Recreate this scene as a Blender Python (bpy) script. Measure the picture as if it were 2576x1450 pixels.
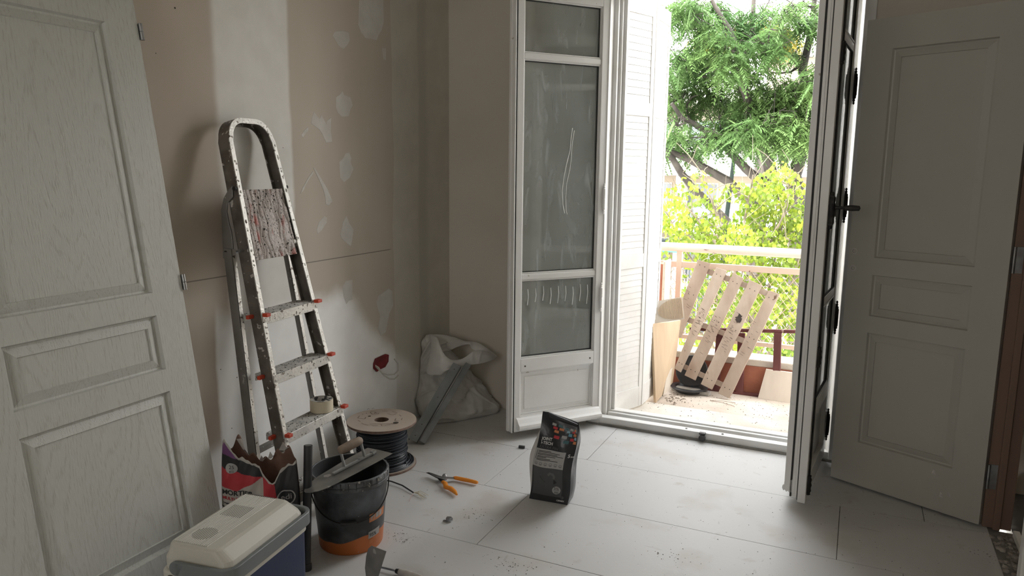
import bpy, math, random
import numpy as np
from mathutils import Vector, Matrix, noise as mnoise
random.seed(7); RNG = np.random.default_rng(11)
for o in list(bpy.data.objects): bpy.data.objects.remove(o, do_unlink=True)
S = bpy.context.scene; COL = S.collection
PI = math.pi

# ------------------------------------------------------------------ camera
H = 1.40                                   # eye height above the tiled floor
FPX, YAW, PIT, ROL = 1863.2, .43645, .159228, .0108107
cy_, sy_, cp_, sp_ = math.cos(YAW), math.sin(YAW), math.cos(PIT), math.sin(PIT)
FWD = Vector((-sy_*cp_, cy_*cp_, -sp_)); R0 = Vector((cy_, sy_, 0)); U0 = R0.cross(FWD)
RT = R0*math.cos(ROL)+U0*math.sin(ROL); UP = -R0*math.sin(ROL)+U0*math.cos(ROL)
cam = bpy.data.cameras.new('camera'); co = bpy.data.objects.new('camera', cam); COL.objects.link(co)
cam.sensor_width = 36; cam.lens = 36*FPX/2576; cam.clip_start = .05; cam.clip_end = 400
co.matrix_world = Matrix(((RT.x, UP.x, -FWD.x, 0), (RT.y, UP.y, -FWD.y, 0), (RT.z, UP.z, -FWD.z, H), (0, 0, 0, 1)))
S.camera = co

# ------------------------------------------------------------------ light
SKY = 1.0; SUN = 1.0
w = bpy.data.worlds.new('sky'); S.world = w; w.use_nodes = True
wn = w.node_tree; wn.nodes.clear()
wo = wn.nodes.new('ShaderNodeOutputWorld'); wb_ = wn.nodes.new('ShaderNodeBackground')
tc = wn.nodes.new('ShaderNodeTexCoord'); sx = wn.nodes.new('ShaderNodeSeparateXYZ'); rp = wn.nodes.new('ShaderNodeValToRGB')
wn.links.new(tc.outputs['Generated'], sx.inputs[0]); wn.links.new(sx.outputs['Z'], rp.inputs[0])
rp.color_ramp.elements[0].color = (1, .97, .93, 1); rp.color_ramp.elements[1].color = (.36, .38, .41, 1)
e_ = rp.color_ramp.elements.new(.35); e_.color = (.92, .92, .91, 1)
wn.links.new(rp.outputs[0], wb_.inputs[0]); wb_.inputs[1].default_value = 6.0*SKY
wn.links.new(wb_.outputs[0], wo.inputs[0])
sl = bpy.data.lights.new('sun', 'SUN'); so = bpy.data.objects.new('sun', sl); COL.objects.link(so)
sl.energy = 6.0*SUN; sl.angle = math.radians(3); sl.color = (1, .96, .88)
so.rotation_euler = Vector((.35, 1.0, -1.25)).to_track_quat('-Z', 'Y').to_euler()
pl = bpy.data.lights.new('window_portal', 'AREA'); po = bpy.data.objects.new('window_portal', pl); COL.objects.link(po)
pl.shape = 'RECTANGLE'; pl.size = 1.2; pl.size_y = 2.34; pl.cycles.is_portal = True
po.location = (-.645, 4.02, 1.17); po.rotation_euler = (math.radians(-90), 0, 0)   # faces into the room
pl2 = bpy.data.lights.new('rear_fill_portal', 'AREA'); po2 = bpy.data.objects.new('rear_fill_portal', pl2); COL.objects.link(po2)
pl2.shape = 'RECTANGLE'; pl2.size = .85; pl2.size_y = 1.15; pl2.cycles.is_portal = True
po2.location = (-.9, -2.34, 1.75); po2.rotation_euler = (math.radians(90), 0, 0)   # portal of the fill window added behind the viewer
S.cycles.max_bounces = 12; S.cycles.diffuse_bounces = 8
S.view_settings.view_transform = 'Standard'; S.view_settings.look = 'None'
S.view_settings.gamma = 1; S.view_settings.use_curve_mapping = False
S.view_settings.exposure = 1.08

# ------------------------------------------------------------------ helpers
def ray(x, y):
    return RT*((x-1288)/FPX)-UP*((y-725)/FPX)+FWD
def fl(x, y, z=0.0):
    d = ray(x, y); t = (z-H)/d.z; return Vector((d.x*t, d.y*t, z))
def atY(x, y, Y):
    d = ray(x, y); t = Y/d.y; return Vector((d.x*t, Y, H+d.z*t))
def atX(x, y, X):
    d = ray(x, y); t = X/d.x; return Vector((X, d.y*t, H+d.z*t))

class MB:
    def __init__(s): s.v = []; s.f = []; s.mi = []; s.cur = 0
    def add(s, vs, fs, M=None):
        b = len(s.v)
        if M is None: s.v += [tuple(v) for v in vs]
        else: s.v += [tuple(M @ Vector(v)) for v in vs]
        s.f += [tuple(b+i for i in f) for f in fs]; s.mi += [s.cur]*len(fs); return s
    def box(s, x0, x1, y0, y1, z0, z1, M=None):
        v = [(x0,y0,z0),(x1,y0,z0),(x1,y1,z0),(x0,y1,z0),(x0,y0,z1),(x1,y0,z1),(x1,y1,z1),(x0,y1,z1)]
        return s.add(v, [(0,3,2,1),(4,5,6,7),(0,1,5,4),(1,2,6,5),(2,3,7,6),(3,0,4,7)], M)
    def ext(s, pts, vec, M=None):
        n = len(pts); pts = [Vector(p) for p in pts]; vec = Vector(vec)
        return s.add(pts+[p+vec for p in pts], [tuple(range(n-1,-1,-1)), tuple(range(n,2*n))]+[(i,(i+1)%n,n+(i+1)%n,n+i) for i in range(n)], M)
    def bar(s, a, b, wid, hei, up=(0,0,1)):
        a = Vector(a); b = Vector(b); d = (b-a); L = d.length; d.normalize(); up = Vector(up)
        sd = d.cross(up).normalized(); up = sd.cross(d)
        M = Matrix((( sd.x, d.x, up.x, a.x),(sd.y, d.y, up.y, a.y),(sd.z, d.z, up.z, a.z),(0,0,0,1)))
        return s.box(-wid/2, wid/2, 0, L, -hei/2, hei/2, M)
    def tube(s, pts, r, n=8, caps=True, closed=False):
        pts = [Vector(p) for p in pts]; m = len(pts); rr = r if hasattr(r, '__len__') else [r]*m
        vs = []; prev = None
        for i, p in enumerate(pts):
            if closed: t = pts[(i+1)%m]-pts[i-1]
            else: t = pts[min(i+1,m-1)]-pts[max(i-1,0)]
            t.normalize()
            if prev is None:
                a = Vector((0,0,1)) if abs(t.z) < .9 else Vector((1,0,0)); u = t.cross(a).normalized()
            else:
                u = prev-t*prev.dot(t)
                u = u.normalized() if u.length > 1e-6 else t.orthogonal().normalized()
            prev = u; w_ = t.cross(u)
            vs += [p+(u*math.cos(2*PI*k/n)+w_*math.sin(2*PI*k/n))*rr[i] for k in range(n)]
        fs = []
        for i in range(m if closed else m-1):
            j = (i+1)%m
            fs += [(i*n+k, i*n+(k+1)%n, j*n+(k+1)%n, j*n+k) for k in range(n)]
        if caps and not closed: fs += [tuple(range(n-1,-1,-1)), tuple((m-1)*n+k for k in range(n))]
        return s.add(vs, fs)
    def lathe(s, prof, n=32, M=None, closed=False):
        vs = [(r*math.cos(2*PI*k/n), r*math.sin(2*PI*k/n), z) for r, z in prof for k in range(n)]
        m = len(prof); fs = [(i*n+k, i*n+(k+1)%n, ((i+1)%m)*n+(k+1)%n, ((i+1)%m)*n+k) for i in range(m if closed else m-1) for k in range(n)]
        return s.add(vs, fs, M)
    def sweep(s, pts, nrm, a0, a1, b0, b1):
        """rectangle a0..a1 along nrm, b0..b1 along tangent x nrm"""
        pts = [Vector(p) for p in pts]; nrm = Vector(nrm).normalized(); m = len(pts); vs = []
        for i, p in enumerate(pts):
            t = pts[min(i+1,m-1)]-pts[max(i-1,0)]; t.normalize(); q = t.cross(nrm).normalized()
            vs += [p+nrm*a0+q*b0, p+nrm*a1+q*b0, p+nrm*a1+q*b1, p+nrm*a0+q*b1]
        fs = [(i*4+k, i*4+(k+1)%4, i*4+4+(k+1)%4, i*4+4+k) for i in range(m-1) for k in range(4)]
        fs += [(3,2,1,0), tuple((m-1)*4+k for k in range(4))]
        return s.add(vs, fs)
    def grid(s, fn, nu, nv, mf=None):
        vs = [fn(i/nu, j/nv) for j in range(nv+1) for i in range(nu+1)]; b = len(s.v)
        s.v += [tuple(v) for v in vs]
        for j in range(nv):
            for i in range(nu):
                k = b+j*(nu+1)+i; m_ = mf((i+.5)/nu, (j+.5)/nv) if mf else s.cur
                if m_ is None: continue
                s.f.append((k, k+1, k+nu+2, k+nu+1)); s.mi.append(m_)
        return s

LOCAL = set()
def obj(name, mb, mats, parent=None, smooth=False, bevel=0, kind=None, label=None, solid=0, segs=2):
    me = bpy.data.meshes.new(name)
    if isinstance(mb, MB): me.from_pydata(mb.v, [], mb.f); idx = mb.mi
    else: me.from_pydata(*mb); idx = None
    if not isinstance(mats, (list, tuple)): mats = [mats]
    for m in mats: me.materials.append(m)
    if idx is not None and len(mats) > 1: me.polygons.foreach_set('material_index', idx)
    if smooth:
        me.polygons.foreach_set('use_smooth', [True]*len(me.polygons))
        if smooth != 'all': me.set_sharp_from_angle(angle=math.radians(40))
    me.update(); o = bpy.data.objects.new(name, me); COL.objects.link(o)
    if parent:
        o.parent = parent
        if parent.type == 'EMPTY' and parent.name not in LOCAL:
            o.matrix_parent_inverse = Matrix.Translation(-parent.location)
    if solid:
        m = o.modifiers.new('solid', 'SOLIDIFY'); m.thickness = solid; m.offset = 0
    if bevel:
        m = o.modifiers.new('bevel', 'BEVEL'); m.width = bevel; m.segments = segs; m.limit_method = 'ANGLE'; m.angle_limit = math.radians(35); m.harden_normals = False
    if kind: o['kind'] = kind
    if label: o['label'] = label
    return o
def thing(name, label, cat, loc=(0,0,0), M=None, group=None, kind=None):
    o = bpy.data.objects.new(name, None); COL.objects.link(o); o.empty_display_size = .1
    if M is not None: o.matrix_world = M; LOCAL.add(o.name)
    else: o.location = loc
    if kind: o['kind'] = kind
    if label: o['label'] = label
    if cat: o['category'] = cat
    if group: o['group'] = group
    return o
def tag(o, label, cat, group=None):
    o['label'] = label; o['category'] = cat
    if group: o['group'] = group
    return o
def frameM(orig, ex, ez=(0,0,1)):
    ex = Vector(ex).normalized(); ez = Vector(ez); ey = ez.cross(ex).normalized(); ez = ex.cross(ey)
    o = Vector(orig)
    return Matrix(((ex.x, ey.x, ez.x, o.x),(ex.y, ey.y, ez.y, o.y),(ex.z, ey.z, ez.z, o.z),(0,0,0,1)))

# ------------------------------------------------------------------ materials
def newmat(name):
    m = bpy.data.materials.new(name); m.use_nodes = True; return m, m.node_tree.nodes, m.node_tree.links, m.node_tree.nodes['Principled BSDF']
def c4(c): return (c[0], c[1], c[2], 1)
def pm(name, c1, c2=None, scale=8, rough=.6, metal=0, bump=0, bscale=None, stretch=(1,1,1), lo=.35, hi=.65, spots=None, sscale=60, sth=.62, spec=.5, detail=4, bdist=.004, trans=0):
    """procedural two-tone surface with relief and optional spots"""
    m, N, L, B = newmat(name); B.inputs['Roughness'].default_value = rough; B.inputs['Metallic'].default_value = metal
    B.inputs['Specular IOR Level'].default_value = spec
    t = N.new('ShaderNodeTexCoord'); mp = N.new('ShaderNodeMapping'); L.new(t.outputs['Object'], mp.inputs[0]); mp.inputs['Scale'].default_value = stretch
    n = N.new('ShaderNodeTexNoise'); n.inputs['Scale'].default_value = scale; n.inputs['Detail'].default_value = detail; L.new(mp.outputs[0], n.inputs[0])
    r = N.new('ShaderNodeValToRGB'); r.color_ramp.elements[0].position = lo; r.color_ramp.elements[1].position = hi
    r.color_ramp.elements[0].color = c4(c1); r.color_ramp.elements[1].color = c4(c2 or c1); L.new(n.outputs['Fac'], r.inputs[0])
    out = r.outputs[0]
    if spots:
        n2 = N.new('ShaderNodeTexNoise'); n2.inputs['Scale'].default_value = sscale; n2.inputs['Detail'].default_value = 2; L.new(mp.outputs[0], n2.inputs[0])
        r2 = N.new('ShaderNodeValToRGB'); r2.color_ramp.elements[0].position = sth; r2.color_ramp.elements[1].position = sth+.03
        L.new(n2.outputs['Fac'], r2.inputs[0]); mx = N.new('ShaderNodeMix'); mx.data_type = 'RGBA'
        L.new(r2.outputs[0], mx.inputs['Factor']); L.new(out, mx.inputs['A']); mx.inputs['B'].default_value = c4(spots); out = mx.outputs['Result']
    L.new(out, B.inputs['Base Color'])
    if bump:
        n3 = N.new('ShaderNodeTexNoise'); n3.inputs['Scale'].default_value = bscale or scale*3; n3.inputs['Detail'].default_value = 5; L.new(mp.outputs[0], n3.inputs[0])
        b = N.new('ShaderNodeBump'); b.inputs['Strength'].default_value = bump; b.inputs['Distance'].default_value = bdist; L.new(n3.outputs['Fac'], b.inputs['Height']); L.new(b.outputs[0], B.inputs['Normal'])
    if trans:
        td = N.new('ShaderNodeBsdfTranslucent'); L.new(out, td.inputs[0]); ms = N.new('ShaderNodeMixShader'); ms.inputs[0].default_value = trans
        L.new(B.outputs[0], ms.inputs[1]); L.new(td.outputs[0], ms.inputs[2]); L.new(ms.outputs[0], N['Material Output'].inputs[0])
    return m
M = {}
M['white_paint'] = pm('white_paint', (.80,.80,.79), (.74,.73,.70), 3, .35, bump=.15, bscale=40, spots=(.45,.42,.37), sscale=25, sth=.74)
M['white_frame'] = pm('white_frame', (.74,.74,.73), (.66,.65,.62), 4, .35, bump=.1, bscale=60)
M['old_white'] = pm('old_white', (.78,.77,.74), (.70,.67,.61), 6, .6, bump=.3, bscale=50, spots=(.42,.36,.28), sscale=40, sth=.73)
M['slat_white'] = pm('slat_white', (.66,.655,.64), (.59,.575,.55), 5, .6, bump=.2, bscale=50)
M['gasket'] = pm('gasket', (.012,.012,.012), None, 20, .6)
M['black_iron'] = pm('black_iron', (.012,.011,.010), (.03,.026,.022), 30, .55, .3, bump=.5, bscale=120)
M['ceiling'] = pm('ceiling', (.78,.77,.74), (.72,.71,.67), 2, .9)
M['backwall'] = pm('backwall', (.54,.495,.43), (.60,.555,.49), 1.3, .9, bump=.12, bscale=30, detail=3)
M['concrete_white'] = pm('concrete_white', (.66,.62,.55), (.50,.45,.38), 3, .9, bump=.5, bscale=60, spots=(.25,.21,.17), sscale=90, sth=.70)
M['black_plastic'] = pm('black_plastic', (.018,.019,.021), (.035,.035,.037), 6, .4)
M['steel'] = pm('steel', (.42,.43,.44), (.28,.28,.28), 20, .35, .9, bump=.1)
M['galv'] = pm('galvanised', (.20,.215,.23), (.27,.285,.30), 12, .38, .75, bump=.1, bscale=60)
M['pine'] = pm('pine', (.20,.125,.09), (.155,.095,.07), 5, .6, bump=.2, bscale=30, stretch=(1,1,.08), spots=(.08,.035,.02), sscale=11, sth=.80)
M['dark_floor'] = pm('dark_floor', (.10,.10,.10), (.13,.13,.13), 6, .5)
M['rubble'] = pm('rubble', (.42,.38,.33), (.16,.14,.12), 30, .95, bump=1, bscale=60, bdist=.01)
M['hole'] = pm('hole', (.05,.04,.03), None, 10, .8)

# painted mould-grained door skin
def grain_mat():
    m, N, L, B = newmat('grained_white_door'); B.inputs['Roughness'].default_value = .42
    t = N.new('ShaderNodeTexCoord'); mp = N.new('ShaderNodeMapping'); L.new(t.outputs['Object'], mp.inputs[0]); mp.inputs['Scale'].default_value = (5.2, 5.2, .62)
    n0 = N.new('ShaderNodeTexNoise'); n0.inputs['Scale'].default_value = 1.1; n0.inputs['Detail'].default_value = 1.5; L.new(mp.outputs[0], n0.inputs[0])
    mm = N.new('ShaderNodeMath'); mm.operation = 'MULTIPLY'; mm.inputs[1].default_value = 34; L.new(n0.outputs['Fac'], mm.inputs[0])
    sn = N.new('ShaderNodeMath'); sn.operation = 'SINE'; 
    m2 = N.new('ShaderNodeMath'); m2.operation = 'MULTIPLY'; m2.inputs[1].default_value = 6.283; L.new(mm.outputs[0], m2.inputs[0]); L.new(m2.outputs[0], sn.inputs[0])
    mp2 = N.new('ShaderNodeMapping'); L.new(t.outputs['Object'], mp2.inputs[0]); mp2.inputs['Scale'].default_value = (420, 420, 38)
    n1 = N.new('ShaderNodeTexNoise'); n1.inputs['Scale'].default_value = 1; n1.inputs['Detail'].default_value = 2; L.new(mp2.outputs[0], n1.inputs[0])
    rr = N.new('ShaderNodeMapRange'); rr.inputs[1].default_value = .25; rr.inputs[2].default_value = 1.0; L.new(sn.outputs[0], rr.inputs[0])
    mu = N.new('ShaderNodeMath'); mu.operation = 'MULTIPLY'; L.new(rr.outputs[0], mu.inputs[0])
    r1 = N.new('ShaderNodeMapRange'); r1.inputs[1].default_value = .42; r1.inputs[2].default_value = .62; L.new(n1.outputs['Fac'], r1.inputs[0])
    L.new(r1.outputs[0], mu.inputs[1])
    ad = N.new('ShaderNodeMath'); ad.operation = 'MULTIPLY_ADD'; ad.inputs[1].default_value = .35; L.new(r1.outputs[0], ad.inputs[0]); L.new(mu.outputs[0], ad.inputs[2])
    mx = N.new('ShaderNodeMix'); mx.data_type = 'RGBA'; mx.inputs['A'].default_value = (.52,.53,.50,1); mx.inputs['B'].default_value = (.41,.405,.37,1)
    sc = N.new('ShaderNodeMath'); sc.operation = 'MULTIPLY'; sc.inputs[1].default_value = .62; L.new(ad.outputs[0], sc.inputs[0]); L.new(sc.outputs[0], mx.inputs['Factor'])
    L.new(mx.outputs['Result'], B.inputs['Base Color'])
    b = N.new('ShaderNodeBump'); b.inputs['Strength'].default_value = .35; b.inputs['Distance'].default_value = .0012; b.invert = True
    L.new(ad.outputs[0], b.inputs['Height']); L.new(b.outputs[0], B.inputs['Normal'])
    return m
M['door_grain'] = grain_mat()
M['door_plain'] = pm('pale_door_skin', (.42,.405,.36), (.39,.375,.335), 3, .45, bump=.12, bscale=120, stretch=(1,1,.06), bdist=.001)

# left wall: bare plasterboard with joint compound bands
def wall_mat():
    m, N, L, B = newmat('plasterboard_wall'); B.inputs['Roughness'].default_value = .9
    t = N.new('ShaderNodeTexCoord'); s = N.new('ShaderNodeSeparateXYZ'); L.new(t.outputs['Object'], s.inputs[0])
    nz = N.new('ShaderNodeTexNoise'); nz.inputs['Scale'].default_value = 2.2; nz.inputs['Detail'].default_value = 5; L.new(t.outputs['Object'], nz.inputs[0])
    nf = N.new('ShaderNodeTexNoise'); nf.inputs['Scale'].default_value = 9; nf.inputs['Detail'].default_value = 6; L.new(t.outputs['Object'], nf.inputs[0])
    def math_(op, a, b=None, clamp=False):
        q = N.new('ShaderNodeMath'); q.operation = op; q.use_clamp = clamp
        for i, x in enumerate((a, b)):
            if x is None: continue
            if isinstance(x, (int, float)): q.inputs[i].default_value = x
            else: L.new(x, q.inputs[i])
        return q.outputs[0]
    def wob(amount, src=nz): return math_('MULTIPLY', math_('SUBTRACT', src.outputs['Fac'], .5), amount)
    def step(v, edge, soft):       # 1 above edge
        q = N.new('ShaderNodeMapRange'); q.interpolation_type = 'SMOOTHSTEP'; L.new(v, q.inputs[0]); q.inputs[1].default_value = edge-soft; q.inputs[2].default_value = edge+soft; return q.outputs[0]
    Y = math_('ADD', s.outputs['Y'], wob(.06)); Z = math_('ADD', s.outputs['Z'], wob(.30))
    Yl = math_('SUBTRACT', Y, math_('MULTIPLY', s.outputs['Z'], -.02))
    band = math_('MULTIPLY', step(Yl, 2.115, .02), math_('SUBTRACT', 1.0, step(Y, 2.475, .012)))
    Zs = math_('ADD', Z, math_('MULTIPLY', math_('MAXIMUM', math_('SUBTRACT', s.outputs['Y'], 2.75), 0.0), .75)); low = math_('MULTIPLY', math_('SUBTRACT', 1.0, step(Zs, .80, .07)), step(Y, 2.02, .012))
    low2 = math_('MULTIPLY', math_('SUBTRACT', 1.0, step(Z, .30, .05)), 1.0)
    corner = step(Y, 3.225, .004); cor2 = math_('MULTIPLY', step(Y, 3.47, .015), math_('SUBTRACT', 1.0, step(Y, 3.56, .03)))
    white = math_('MAXIMUM', math_('MAXIMUM', band, low), low2)
    streak = N.new('ShaderNodeTexNoise'); streak.inputs['Scale'].default_value = 1; streak.inputs['Detail'].default_value = 5
    mps = N.new('ShaderNodeMapping'); mps.inputs['Scale'].default_value = (3, 3, .8); L.new(t.outputs['Object'], mps.inputs[0]); L.new(mps.outputs[0], streak.inputs[0])
    def mix(f, a, b):
        q = N.new('ShaderNodeMix'); q.data_type = 'RGBA'
        if isinstance(f, float): q.inputs['Factor'].default_value = f
        else: L.new(f, q.inputs['Factor'])
        for k, x in (('A', a), ('B', b)):
            if isinstance(x, tuple): q.inputs[k].default_value = c4(x)
            else: L.new(x, q.inputs[k])
        return q.outputs['Result']
    board = mix(step(streak.outputs['Fac'], .5, .15), (.475,.415,.35), (.51,.455,.385))
    cmp_ = mix(step(nf.outputs['Fac'], .5, .2), (.76,.745,.71), (.70,.68,.64))
    corc = mix(cor2, mix(step(nf.outputs['Fac'], .5, .2), (.56,.53,.47), (.52,.49,.43)), (.47,.445,.39))
    c = mix(white, board, cmp_); c = mix(math_('MAXIMUM', low, low2), c, mix(step(nf.outputs['Fac'], .5, .2), (.90,.90,.89), (.84,.84,.83))); c = mix(math_('MULTIPLY', corner, math_('SUBTRACT', 1.0, math_('MULTIPLY', low, .7))), c, corc)  # lower wall whitened beyond the compound, standing in for light there
    # pencilled joint line between two boards
    dz = math_('ABSOLUTE', math_('SUBTRACT', s.outputs['Z'], .983)); ln = math_('MULTIPLY', math_('SUBTRACT', 1.0, step(dz, .0022, .001)), math_('MULTIPLY', math_('SUBTRACT', 1.0, band), math_('SUBTRACT', 1.0, step(Y, 3.2, .02))))
    c = mix(math_('MULTIPLY', ln, .75), c, (.12,.11,.10)); L.new(c, B.inputs['Base Color'])
    b = N.new('ShaderNodeBump'); b.inputs['Strength'].default_value = .25; b.inputs['Distance'].default_value = .002; L.new(math_('ADD', white, math_('MULTIPLY', nf.outputs['Fac'], .6)), b.inputs['Height']); L.new(b.outputs[0], B.inputs['Normal'])
    return m
M['wall_left'] = wall_mat()
M['compound'] = pm('joint_compound', (.58,.56,.525), (.52,.495,.46), 14, .9, bump=.3, bscale=60)
M['compound_thin'] = pm('thin_joint_compound', (.52,.50,.46), (.60,.58,.545), 40, .9, bump=.3, bscale=60)

def floor_mat():
    m = pm('white_tile', (.535,.53,.525), (.49,.485,.475), 1.6, .55, bump=.06, bscale=90, lo=.3, hi=.7)
    N, L = m.node_tree.nodes, m.node_tree.links; B = N['Principled BSDF']; src = B.inputs['Base Color'].links[0].from_socket
    t = N['Texture Coordinate'] if 'Texture Coordinate' in N else [n for n in N if n.type == 'TEX_COORD'][0]
    def lay(src, scale, th, wid, col, fac, stretch=(1,1,1), rot=0, det=6):
        mp = N.new('ShaderNodeMapping'); L.new(t.outputs['Object'], mp.inputs[0]); mp.inputs['Scale'].default_value = stretch; mp.inputs['Rotation'].default_value = (0,0,rot)
        n = N.new('ShaderNodeTexNoise'); n.inputs['Scale'].default_value = scale; n.inputs['Detail'].default_value = det; L.new(mp.outputs[0], n.inputs[0])
        r = N.new('ShaderNodeMapRange'); r.inputs[1].default_value = th; r.inputs[2].default_value = th+wid; r.inputs[4].default_value = fac; L.new(n.outputs['Fac'], r.inputs[0])
        q = N.new('ShaderNodeMix'); q.data_type = 'RGBA'; L.new(r.outputs[0], q.inputs['Factor']); L.new(src, q.inputs['A']); q.inputs['B'].default_value = c4(col); return q.outputs['Result']
    src = lay(src, 3.2, .56, .14, (.38,.33,.27), .45); src = lay(src, 13, .64, .10, (.30,.25,.20), .40)
    src = lay(src, 60, .70, .04, (.20,.19,.18), .7, (1,1,1), 0, 3)
    src = lay(src, 26, .70, .03, (.34,.32,.30), .5, (1,.25,1), .6)
    src = lay(src, 22, .71, .03, (.34,.32,.30), .5, (.2,1,1), .3)
    L.new(src, B.inputs['Base Color']); return m
M['tile'] = floor_mat()
M['grout_line'] = pm('tile_gap', (.16,.15,.14), (.22,.21,.19), 20, .9)
# ================================================================== ROOM SHELL
WX, YB, XR, ZC, YN = -2.185, 3.80, .60, 2.62, -2.2
def struct(name, mb, mat, **k): return obj(name, mb, mat, kind='structure', **k)
fb = MB(); fb.box(WX, XR, YN, YB+.02, -.06, -.004); floor = struct('floor', fb, M['grout_line'])
g = .0014
rows = [(3.279, YB+.012, -1.115), (2.793, 3.279, -1.43), (2.309, 2.793, -1.213), (1.825, 2.309, -.35), (1.341, 1.825, -1.3), (.857, 1.341, -.7), (.373, .857, -1.1), (-.111, .373, -.5), (-.6, -.111, -1.2), (-2.2, -.6, -.6)]
xe = .56
for y0, y1, xj in rows:
    xs = sorted(x for x in [xj-1.45, xj, xj+1.45] if WX+.02 < x < xe-.02); xs = [WX]+xs+[xe]
    for a, b in zip(xs, xs[1:]):
        dz = random.uniform(-.0005, .0005)
        obj('tile', MB().box(a+g, b-g, y0+g, y1-g, -.004, dz), M['tile'], floor)
struct('ceiling', MB().box(WX-.2, XR+.2, YN-.1, YB+.25, ZC, ZC+.2), M['ceiling'])
wl = struct('wall_left', MB().box(WX-.15, WX, YN, YB+.25, -.06, ZC), M['wall_left'])
HEAD = 2.36
wb = MB(); wb.box(WX, -1.29, YB, YB+.25, -.06, ZC); wb.box(.0, XR+.9, YB, YB+.25, -.06, ZC); wb.box(-1.29, 0, YB, YB+.25, HEAD, ZC)
struct('wall_back', wb, M['backwall'])
JX = .56                                   # room face of the right hand partition
wr = MB(); wr.box(JX, JX+.09, 3.40, YB, 0, ZC); wr.box(JX, JX+.09, YN, 2.64, 0, ZC); wr.box(JX, JX+.09, 2.64, 3.40, 2.10, ZC)
struct('wall_right', wr, M['backwall'])
q = MB(); wx0, wx1, wz0, wz1 = -1.30, -.50, 1.20, 2.30  # near wall, with an opening for the added fill window
q.box(WX-.15, wx0, YN-.15, YN, -.06, ZC); q.box(wx1, XR+1.4, YN-.15, YN, -.06, ZC); q.box(wx0, wx1, YN-.15, YN, -.06, wz0); q.box(wx0, wx1, YN-.15, YN, wz1, ZC)
struct('wall_near', q, M['backwall'])
q = MB()
for x0, x1, z0, z1 in ((wx0,wx0+.05,wz0,wz1),(wx1-.05,wx1,wz0,wz1),(wx0,wx1,wz0,wz0+.05),(wx0,wx1,wz1-.05,wz1),(-.92,-.88,wz0,wz1)): q.box(x0,x1,YN-.09,YN-.04,z0,z1)
struct('fill_window_1', q, M['white_frame'])  # unseen window, added behind the viewer to brighten the room
# dark passage behind the open doorway
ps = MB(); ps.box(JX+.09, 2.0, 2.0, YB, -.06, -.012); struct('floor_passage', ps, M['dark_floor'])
ps = MB(); ps.box(1.75, 1.85, YN, YB, -.06, ZC); struct('wall_passage', ps, M['backwall'])
ps = MB(); ps.box(JX+.09, 1.75, YN, 2.0, -.06, ZC); struct('wall_passage_near', ps, M['backwall'])
struct('ceiling_passage', MB().box(XR+.05, 2.0, YN, YB+.2, ZC, ZC+.2), M['ceiling'])

# plaster patches over the screws, each its own thin skim on the wall
def zpx(pts, ox, oy, s): return [(ox+x/s, oy+y/s) for x, y in pts]
patches = [
 zpx([(330,215),(345,190),(390,185),(430,195),(438,240),(425,270),(400,300),(375,290),(355,260)],700,0,2.4167),
 zpx([(490,-40),(640,-40),(645,130),(630,190),(612,215),(600,250),(560,240),(530,235),(500,195),(485,150)],700,0,2.4167),
 zpx([(350,590),(372,575),(390,550),(400,575),(440,590),(455,640),(440,670),(430,710),(385,712),(362,690),(348,650)],700,0,2.4167),
 zpx([(370,985),(392,965),(410,930),(432,925),(445,960),(440,985),(458,1030),(435,1085),(400,1113),(375,1085)],700,0,2.4167),
 [(855,591),(862,560),(871,540),(878,560),(890,578),(887,600),(883,622),(870,612),(859,602)],
 [(861,721),(870,706),(887,703),(887,755),(878,758),(871,767),(864,748)],
 [(945,759),(952,742),(964,734),(978,724),(988,731),(990,769),(980,790),(975,815),(971,838),(957,848),(950,830),(955,797)],
 zpx([(196,750),(202,715),(215,676),(232,700),(250,722),(262,694),(285,740),(298,762),(296,735),(325,712),(322,800),(330,868),(292,872),(270,825),(250,790),(222,770)],700,0,2.4167),
 zpx([(138,822),(160,790),(182,770),(184,792),(165,815),(148,838)],700,0,2.4167),
 zpx([(208,1012),(222,1020),(262,1085),(300,1150),(332,1228),(308,1256),(290,1248),(285,1195),(272,1150),(255,1110)],700,0,2.4167),
 zpx([(148,1140),(185,1075),(214,1035),(216,1050),(180,1100),(150,1165),(132,1182)],700,0,2.4167),
 zpx([(232,1398),(246,1350),(282,1312),(298,1325),(296,1352),(262,1405),(238,1424)],700,0,2.4167),
 zpx([(630,290),(655,290),(655,368),(638,360)],700,0,2.4167),
]
for k, pts in enumerate(patches):
    P3 = [atX(x, y, WX) for x, y in pts]; c = sum(P3, Vector())/len(P3); n = len(P3)
    vs = []; 
    for p in P3:
        vs.append(p+Vector((-.001,0,0)))
    for p in P3: vs.append(c+(p-c)*.93+Vector((.0009,0,0)))
    fs = [(i, (i+1)%n, n+(i+1)%n, n+i) for i in range(n)]+[tuple(n+i for i in range(n))]
    if (P3[1]-P3[0]).cross(P3[2]-P3[1]).x < 0: fs = [f[::-1] for f in fs]
    obj('plaster_patch', (vs, [], fs), M['compound'] if k not in (8,10) else M['compound_thin'], wl)
for x, y, r in ((440,20,.0035),(392,134,.0018),(712,372,.0018),(588,812,.002),(596,950,.0022),(555,930,.002),(583,1078,.002)):
    p = atX(x, y, WX); obj('nail_hole', MB().lathe([(0,.0006),(r,.0004),(r,0)], 9, Matrix.Translation(p) @ Matrix.Rotation(PI/2,4,'Y')), M['hole'], wl)
# loose thin smears

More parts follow.
